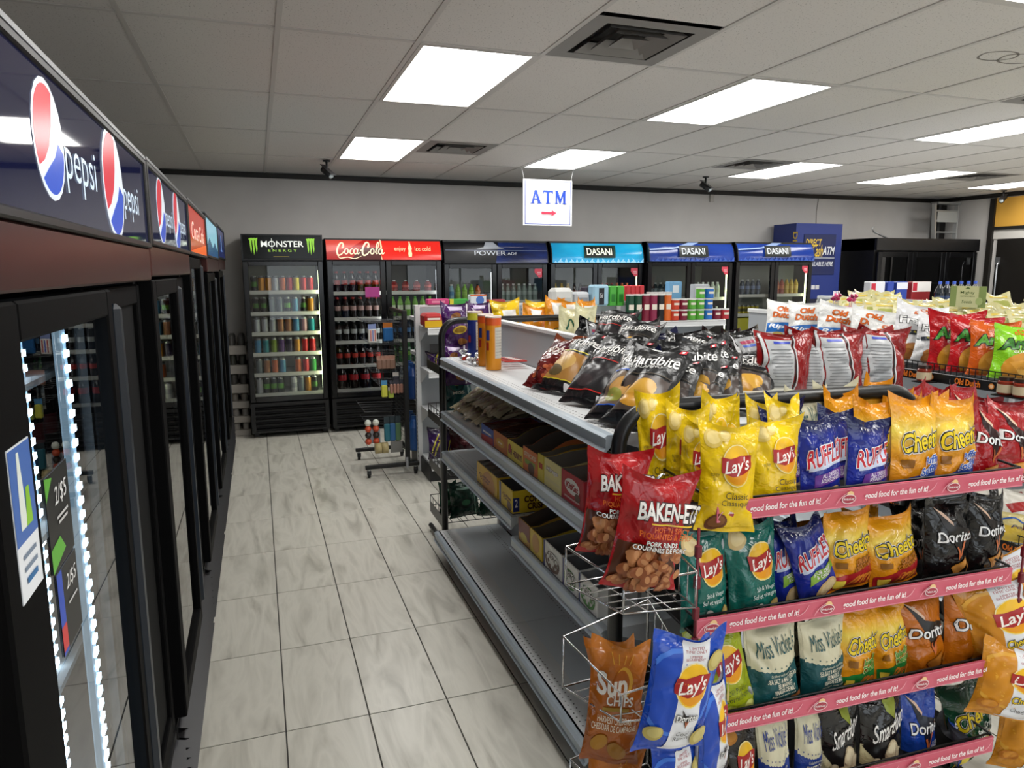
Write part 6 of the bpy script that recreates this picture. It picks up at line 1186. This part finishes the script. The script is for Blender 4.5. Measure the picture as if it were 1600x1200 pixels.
for pa, pb, lf, lab in ((849, 878, '#5a3420', 'white bubbly chocolate box with brown swirl'), (879, 903, '#4a8a3a', 'white bubbly chocolate box with green leaf swirl'), (904, 934, '#4a8a3a', 'white bubbly chocolate box with green mint leaves at the row end')):
    candy_box(pa, pb, Z3N, XB, .105, .115, .24, '#f0f0ec', [('R', -.46, .5, .08, 1, '#2a3a80')]+[('S', [(.36*math.cos(q*.7), .42+.3*math.sin(q*.7)) for q in range(10)], .07, lf)]+[('E', .3*math.cos(q), .3+.1*math.sin(q*2.), .05, .05, lf) for q in range(8)]+[('E', .02, .6, .34, .1, '#f0f0ec'), ('T', 'AERO', .02, .6, .6, .22, '#3a2a24', {'bold': .02, 'rot': -8})], lab, '#7f8286', '#d8d8d4', [('R', -.2, .6, .2, .5, '#c4c4c0'), ('R', .15, .6, .06, .6, '#8a8a88')] if pa > 900 else None, (4, '#2a2f4a', .04), 'dark wrapped bar lying low in '+lab.replace('bubbly chocolate ', '').replace(' at the row end', ''))

# canisters, foil sweets and flat packs at the far end of the top shelf
for px, py, c, c2, lab in ((742, 562, '#1c2f7e', '#c8c83a', 'tall dark blue cardboard canister with yellow lid band'), (759, 571, '#d98a1c', '#d85a24', 'tall orange cardboard canister, the one set behind'), (771, 577, '#dd8f1c', '#dd5c26', 'tall orange cardboard canister standing in front')):
    q = P(px, py, Z=Z1+.001); t = thing('snack_canister', lab, 'canister', q, 'cardboard canisters'); r = .040
    MB().lathe([(r*.96, 0), (r, .004), (r, .262)], 24, mat(c, .35)).build('tube', t, False); MB().lathe([(r+.0006, .225), (r+.0006, .262)], 24, mat(c2, .35)).build('band', t, False); MB().lathe([(r+.002, .262), (r+.002, .27), (r-.002, .272)], 24, mat('#d8c8bc', .3)).build('lid', t, False)
    m = MB(); a0 = math.radians(-100)
    def arc(aa, bb, z0, z1, mm): m.add([((r+.0008)*math.cos(aa+(bb-aa)*k/8), (r+.0008)*math.sin(aa+(bb-aa)*k/8), zz) for zz in (z0, z1) for k in range(9)], [(k, k+1, 10+k, 9+k) for k in range(8)], mm, True)
    arc(math.radians(-95), math.radians(-15), .06, .215, mat('#c9c5ba', .5)); arc(math.radians(-165), math.radians(-135), .15, .20, mat('#2a3a8c', .4)); arc(math.radians(-165), math.radians(-140), .1, .14, mat('#a8302a', .4))
    for k in range(9): 
        z = .075+k*.015; arc(math.radians(-90), math.radians(-20), z, z+.003, mat('#8f8a80', .5))
    m.build('label_print', t, False)
rs = random.Random(3); sm = []
for v in range(4):
    m = MB(); n, k2 = 8, 5; rows = []
    for i in range(k2+1):
        a = math.pi*i/k2; rows.append([((.014+rs.uniform(-.005, .005))*math.sin(a)*math.cos(2*math.pi*j/n)*1.7, (.014+rs.uniform(-.005, .005))*math.sin(a)*math.sin(2*math.pi*j/n), .012+.011*math.cos(a)+rs.uniform(-.003, .003)) for j in range(n)])
        rows[-1].append(rows[-1][0])
    m.grid(rows, mat('#c4c6c8' if v < 3 else '#b8443a', .2, .8), False); sm.append(m.mesh('foil_sweet'))
for k in range(26):
    q = P(rs.uniform(704, 736), 553, Z=Z1); o = link('foil_sweet', sm[k % 4], None, (1.03+rs.uniform(0, .2), 3.75+rs.uniform(-.17, .22), Z1+.001+.018*(k // 10))); o.rotation_euler = (0, 0, rs.uniform(0, 6)); cl = 'red and silver' if k % 4 == 3 else 'silver'
    tag(o, f'small crumpled {cl} foil wrapped sweet in the pile at the shelf end', 'candy', f'{cl} foil sweets')
for k in range(6):
    q = P(785+4*k, 560+1*k, Z=Z1+.004+.006*k); m = MB(); m.bbox(-.06, .06, -.018, .018, 0, .006, mat('#b8322a', .3), .002); o = link('gum_pack', m.mesh('gum_pack'), None, q); o.rotation_euler = (0, 0, -.5+.08*k); tag(o, 'flat red and white gum pack lying by the shelf spine', 'gum', 'red gum packs by the spine')
    flat_print('pack_print', [('R', .2, .5, .4, .7, '#e8e4e0'), ('R', -.3, .5, .2, .5, '#1a1a1a')], o, (q.x, q.y, q.z+.0062), (.1, 0, 0), (0, .03, 0))
# beige snack packets shingled on the middle shelf
DES['packet'] = dict(W=.075, H=.19, label='', base=[(0, '#c6be9c'), (.25, '#b4ae92'), (.6, '#c0b998'), (1, '#d2cbaa')], els=[('R', 0, .5, .5, .3, '#8a7a64'), ('E', 0, .35, .2, .24, '#7a6658'), ('R', 0, .8, .6, .1, '#e0d8c0')], D=.02, back='#b0ac98', lin=True)
pk = []
for k in range(46):
    s = k/46; y = 4.0-.62*s+rs.uniform(-.03, .03); x = 1.05+.24*((k*7) % 5)/5+rs.uniform(-.02, .02); zz = Z2+.012+.014*((k*3) % 5)+.03*(x-1.0)
    if len(pk) < 6:
        t = bag('packet', (x, y, zz), .08, .19, .022, 0, 0, 0, 'beige snack packet in the shingled heap on the middle shelf', 'beige snack packets heaped on the middle shelf', name='snack_packet', cat='snack packet'); pk.append(t)
    else: t = copy_tree(pk[k % 6])
    t.matrix_world = Matrix.Translation((x, y, zz)) @ Matrix.Rotation(math.radians(-75+rs.uniform(-25, 25)), 4, 'Z') @ Matrix.Rotation(-math.radians(72+rs.uniform(-8, 8)), 4, 'X')
# ------------------------------------------------------------------ goods on the far shelving
def box_item(x0, x1, y0, y1, z0, z1, c, label, cat='box', els=None, name='carton', b=.006, group=None):
    o = solo(MB().bbox(x0, x1, y0, y1, z0, z1, mat(c, .45), b), name, label, cat, ((x0+x1)/2, (y0+y1)/2, z0), group)
    if els: flat_print('front_print', els, o, ((x0+x1)/2, y0-.0006, z0), (x1-x0, 0, 0), (0, 0, z1-z0))
    return o
def fbox(xL, yT, xR, yB, Y, c, label, d=.1, els=None, cat='box', name='carton', z0=None, **kw):
    a, b = P(xL, yB, Y=Y), P(xR, yT, Y=Y); zb = a.z if z0 is None else z0
    return box_item(a.x, b.x, Y, Y+d, zb, max(b.z, zb+.03), c, label, cat, els, name, **kw)
ZT = 1.413
fbox(668, 467, 702, 478, 5.86, '#c83a78', 'pink carton on top of the far shelving', .08, [('R', 0, .5, .6, .4, '#e890b0')], z0=ZT)
fbox(703, 467, 732, 478, 5.86, '#3a9a3a', 'green carton on top of the far shelving beside the pink one', .08, [('R', -.4, .5, .2, 1, '#d8c83a')], z0=ZT)
fbox(735, 460, 760, 478, 5.86, '#d8dce4', 'white carton with orange top on the far shelving', .08, [('R', 0, .92, 1, .16, '#d8642a'), ('E', .1, .4, .25, .25, '#4a6fb8')], z0=ZT)
fbox(762, 468, 790, 478, 5.86, '#a83238', 'low red carton on top of the far shelving', .08, z0=ZT)
fbox(864, 450, 897, 478, 5.7, '#d4d4d0', 'white wrapped paper towel pack on the far shelving', .14, [('R', 0, .3, .7, .3, '#b8bcb8')], 'paper pack', 'paper_pack', b=.03)
fbox(899, 456, 922, 478, 5.72, '#c4c6ca', 'grey white wrapped tissue pack beside the paper towels', .12, [('R', 0, .4, .7, .4, '#8a8e94')], 'paper pack', 'paper_pack', b=.02)
fbox(914, 448, 928, 476, 5.8, '#3a3440', 'dark pack behind the tissue on the far shelving', .1, None, 'paper pack', 'paper_pack', b=.01)
fbox(927, 445, 952, 478, 5.68, '#9ec4d8', 'pale blue pack with black label on the far shelving', .12, [('R', .02, .45, .34, .8, '#26262a'), ('T', 'Sd', .02, .5, .2, .22, '#e8e8ea', {'shear': .2})], 'paper pack', 'paper_pack', b=.015)
for k, x in enumerate((953, 965)): fbox(x, 447, x+11, 478, 5.7, '#4aa83a', ['bright green carton beside the pale blue pack', 'bright green carton beside the red lidded tubs'][k], .1, [('R', 0, .4, .6, .4, '#2a7a2a')])
for k in range(4): fbox(979+7*k, 446, 986+7*k, 458, 5.82, '#c8323a', 'small red lidded tub on top of the far shelving', .07, None, 'tub', 'food_tub', z0=ZT, group='red tubs')
for k in range(5):
    q = P(1016+7*k, 460, Y=5.86); o = solo(MB().lathe([(.026, 0), (.034, .07), (.036, .072), (.036, .078)], 14, mat('#d8d8d6', .4), (q.x, q.y, ZT)), 'paper_cup', 'white paper cup on top of the far shelving', 'cup', (q.x, q.y, ZT), 'white cups on the far shelving')
fbox(1046, 440, 1066, 460, 5.86, '#6fa4cc', 'light blue and white bottle carton on top of the far shelving', .08, [('R', 0, .6, .5, .4, '#dce4ea')], z0=ZT)
fbox(1085, 444, 1108, 460, 5.86, '#b8bcc0', 'pale grey carton on top of the far shelving end', .08, [('R', 0, .5, .7, .3, '#5a6066')], z0=ZT)
ZP = 1.247
def stack_can(px, c, lab, h=.235, r=.0375, z=ZP, Y=5.62, grp=None):
    q = P(px, 490, Y=Y); t = thing('crisp_canister' if h > .15 else 'crisp_cup', lab, 'canister' if h > .15 else 'cup', (q.x, Y, z), grp)
    MB().lathe([(r*.97, 0), (r, .004), (r, h-.012)], 16, mat(c, .35)).build('tube', t, False); MB().lathe([(r+.0015, h-.012), (r+.0015, h)], 16, mat('#d8d8d4', .35)).build('lid', t, False)
    m = MB(); m.add([((r+.0008)*math.sin(a), -(r+.0008)*math.cos(a), zz) for zz in (h*.42, h*.62) for a in (-.7, -.35, 0, .35, .7)], [(k, k+1, 6+k, 5+k) for k in range(4)], mat('#e8e0d0', .4), True); m.build('label_print', t, False)
CC = {'#1c4a34': 'dark green', '#15171a': 'black', '#7a1c34': 'maroon', '#b8323a': 'red', '#8a2a4a': 'plum', '#d86a2a': 'orange', '#2a6fc0': 'blue', '#5aa83a': 'green', '#c8432a': 'orange red'}
for k, (px, c) in enumerate(((984, '#1c4a34'), (996, '#1c4a34'), (1008, '#7a1c34'), (1020, '#8a2a4a'), (1031, '#15171a'), (1042, '#d86a2a'))): stack_can(px, c, f'tall {CC[c]} crisp canister on the far shelving', grp='tall crisp canisters')
for z, row_ in ((ZP, ((1054, '#c8432a'), (1067, '#7a1c34'), (1080, '#5aa83a'), (1093, '#5aa83a'), (1106, '#2a6fc0'), (1119, '#7a1c34'), (1132, '#b8323a'))), (ZP+.096, ((1054, '#c8432a'), (1067, '#7a1c34'), (1080, '#5aa83a'), (1093, '#5aa83a'), (1106, '#2a6fc0'))), (ZP+.192, ((1093, '#5aa83a'), (1107, '#2a6fc0')))):
    lv = {0: 'bottom', 1: 'middle', 2: 'top'}[round((z-ZP)/.096)]
    for px, c in row_: stack_can(px, c, f'small {CC[c]} crisp cup in the {lv} row of the stack on the far shelving', .094, .04, z, 5.6, f'small crisp cups, {lv} row')
fbox(664, 490, 692, 504, 5.58, '#b83232', 'red and yellow snack pack on the upper shelf of the far unit', .2, [('R', 0, .25, 1, .5, '#e0b424'), ('R', 0, .62, .7, .14, '#f0e8e0')], 'snack pack', 'snack_pack', 1.247, b=.02)
bag('takis', (1.42, 5.62, .905), .26, .2, .1, 10, 50, 0, 'purple bag with yellow lettering lying on the second shelf of the far unit')
fbox(672, 537, 690, 560, 5.8, '#4a4a4c', 'grey card standing on the second shelf of the far unit', .004, None, 'card', 'shelf_card', .905)
for k in range(6):
    z = (.605, .605, .605, .155, .155, .155)[k]; o = solo(MB().lathe([(.05, 0), (.055, .01), (.055, .2), (.03, .26), (.022, .27), (.022, .3)], 14, mat(['#1c3f7a', '#2a5a9c'][k % 2], .3), (1.22+.008*(k % 3), 6.02+.11*(k % 3), z)), 'wash_jug', ['blue', 'mid blue'][k % 2]+f' jug on the {"lower" if z < .3 else "middle"} shelf behind the slotted upright', 'jug', (1.22, 6.02+.11*(k % 3), z), 'blue jugs behind the upright')
# ------------------------------------------------------------------ goods on and beyond the second gondola
DES['env'] = dict(W=.13, H=.17, label='', base=[(0, '#c9c088'), (.4, '#d6cf9c'), (.7, '#d8d2a6'), (1, '#cfc890')], els=[('R', 0, .45, .6, .3, '#a8ac5a'), ('R', 0, .8, .7, .12, '#d8c05a')], D=.02, back='#d0c890', lin=True)
pk = []
for k in range(54):
    y = 4.12-1.95*k/54; x = 3.72+.17*(k % 3)+rs.uniform(-.02, .02); zz = 1.375+.025*(k % 3)+rs.uniform(-.005, .012)
    if len(pk) < 5: t = bag('env', (x, y, zz), .15, .17, .022, 0, 0, 0, 'cream yellow seasoning packet in the long fanned row on the next shelving', 'cream yellow packets', name='seasoning_packet', cat='packet'); pk.append(t)
    else: t = copy_tree(pk[k % 5])
    t.matrix_world = Matrix.Translation((x, y, zz)) @ Matrix.Rotation(math.radians(-40+rs.uniform(-20, 20)), 4, 'Z') @ Matrix.Rotation(-math.radians(58+rs.uniform(-14, 14)), 4, 'X')
box_item(3.6, 4.1, 2.1, 4.6, 1.283, 1.335, '#2a5fb0', 'long blue tray under the cream seasoning packets', 'tray', None, 'display_tray')
a = P(1332, 488, X=3.7); t = thing('lollipop_box', 'pink lollipop box with sticks beside the cream packets', 'candy box', (3.66, a.y, 1.402))
MB().bbox(3.6, 3.72, a.y-.07, a.y+.07, 1.402, 1.45, mat('#c8447a', .4), .004).build('box', t)
for k in range(8):
    q = (3.62+.025*(k % 4), a.y-.05+.1*(k // 4)+.01*k, 1.45); MB().tube([q, (q[0], q[1], q[2]+.1)], .003, mat('#e8dce0', .4), 5).build('stick', t); MB().lathe([(.004, 0), (.018, .008), (.02, .018), (.004, .03)], 10, mat(['#b82a5a', '#8a1f4a', '#d85a8a'][k % 3], .25), (q[0], q[1], q[2]+.035+.02*(k % 2))).build('lollipop', t)
a = P(1510, 470, X=3.75); b0, b1 = P(1484, 470, X=3.75).y, P(1540, 470, X=3.75).y; c0_, c1_ = P(1510, 480, X=3.75).z, P(1510, 447, X=3.75).z
t = thing('header_card', 'olive green printed header card standing over the cream packets', 'card', (3.75, a.y, c0_))
MB().box(3.748, 3.752, b1, b0, c0_, c1_, mat('#7a8a4a', .5)).build('card', t)
flat_print('card_print', [('R', .0, .5, .62, 1, '#b8b888'), ('P', [(-.08, .86), (0, .98), (.08, .86)], '#5a6a3a'), ('T', 'Mighty', 0, .68, .4, .16, '#5a6a3a', {'bold': .01}), ('T', 'GARDEN', 0, .52, .4, .06, '#5a6a3a'), ('T', 'Seeds', 0, .26, .3, .14, '#5a6a3a', {'shear': .2}), ('E', .34, .3, .1, .1, '#9aa86a')], t, (3.7475, (b0+b1)/2, c0_), (0, b1-b0, 0), (0, 0, c1_-c0_))
for xL, xR, c, lab, els in ((1358, 1384, '#d4d4da', 'white cereal box with blue picture and red corner', [('R', 0, .3, .9, .55, '#2f4a9c'), ('R', -.3, .86, .3, .2, '#b8283a'), ('E', 0, .3, .25, .2, '#e8e8f0')]), (1385, 1398, '#28409a', 'dark blue cereal box beside the white one', [('E', 0, .4, .3, .3, '#e0e4f0')]), (1399, 1419, '#2a4296', 'dark blue cereal box beside the red one', [('E', 0, .4, .3, .3, '#e0e4f0'), ('R', 0, .9, 1, .16, '#d8d8e0')]), (1423, 1455, '#8a1c20', 'dark red cereal box with white top', [('R', 0, .88, 1, .24, '#e4e0dc'), ('E', 0, .4, .28, .25, '#e0d8c8'), ('R', -.36, .88, .24, .2, '#b8283a')])):
    fbox(xL, 440, xR, 478, 5.0, c, lab, .08, els, 'cereal box', 'cereal_box', 1.205)
for o in [k for k in bpy.data.objects if k.name.startswith('cereal_box')]: pass
for k in range(6):
    q = P(1468+11*k, 455, Y=4.8); drink(bottle_mesh('#1c2026', '#2a3a5a', '#3a5ab8', .30, .04), (q.x, 4.8, 1.285), 'dark bottle with blue cap behind the olive header card', 'blue capped bottles', 'drink_bottle', 'bottle')
t = thing('office_chair', 'grey mesh-backed chair beside the cash machine', 'chair', (6.35, 6.75, 0)); a, b_ = P(1276, 475, Y=6.75), P(1311, 475, Y=6.75); xc, wd = (a.x+b_.x)/2, (b_.x-a.x)/2
MB().tube([(xc-wd, 6.75, .7), (xc-wd, 6.76, 1.25), (xc-wd*.8, 6.76, 1.37), (xc+wd*.8, 6.76, 1.37), (xc+wd, 6.76, 1.25), (xc+wd, 6.75, .7)], .02, mat('#8f9294', .35), 8, True).build('back_frame', t)
MB().box(xc-wd+.01, xc+wd-.01, 6.755, 6.762, .72, 1.36, mat('#3a3d40', .7)).build('backrest', t)
MB().bbox(xc-.24, xc+.24, 6.3, 6.74, .45, .52, DARK, .02).build('seat', t); MB().tube([(xc, 6.55, .08), (xc, 6.55, .45)], .025, STEEL).build('column', t)
for k in range(5): q = k*2*math.pi/5; MB().tube([(xc, 6.55, .1), (xc+.26*math.cos(q), 6.55+.26*math.sin(q), .05)], .016, DARK, 6).build('leg', t)
for px, lab in ((1396, 'first'), (1412, 'second')): pass
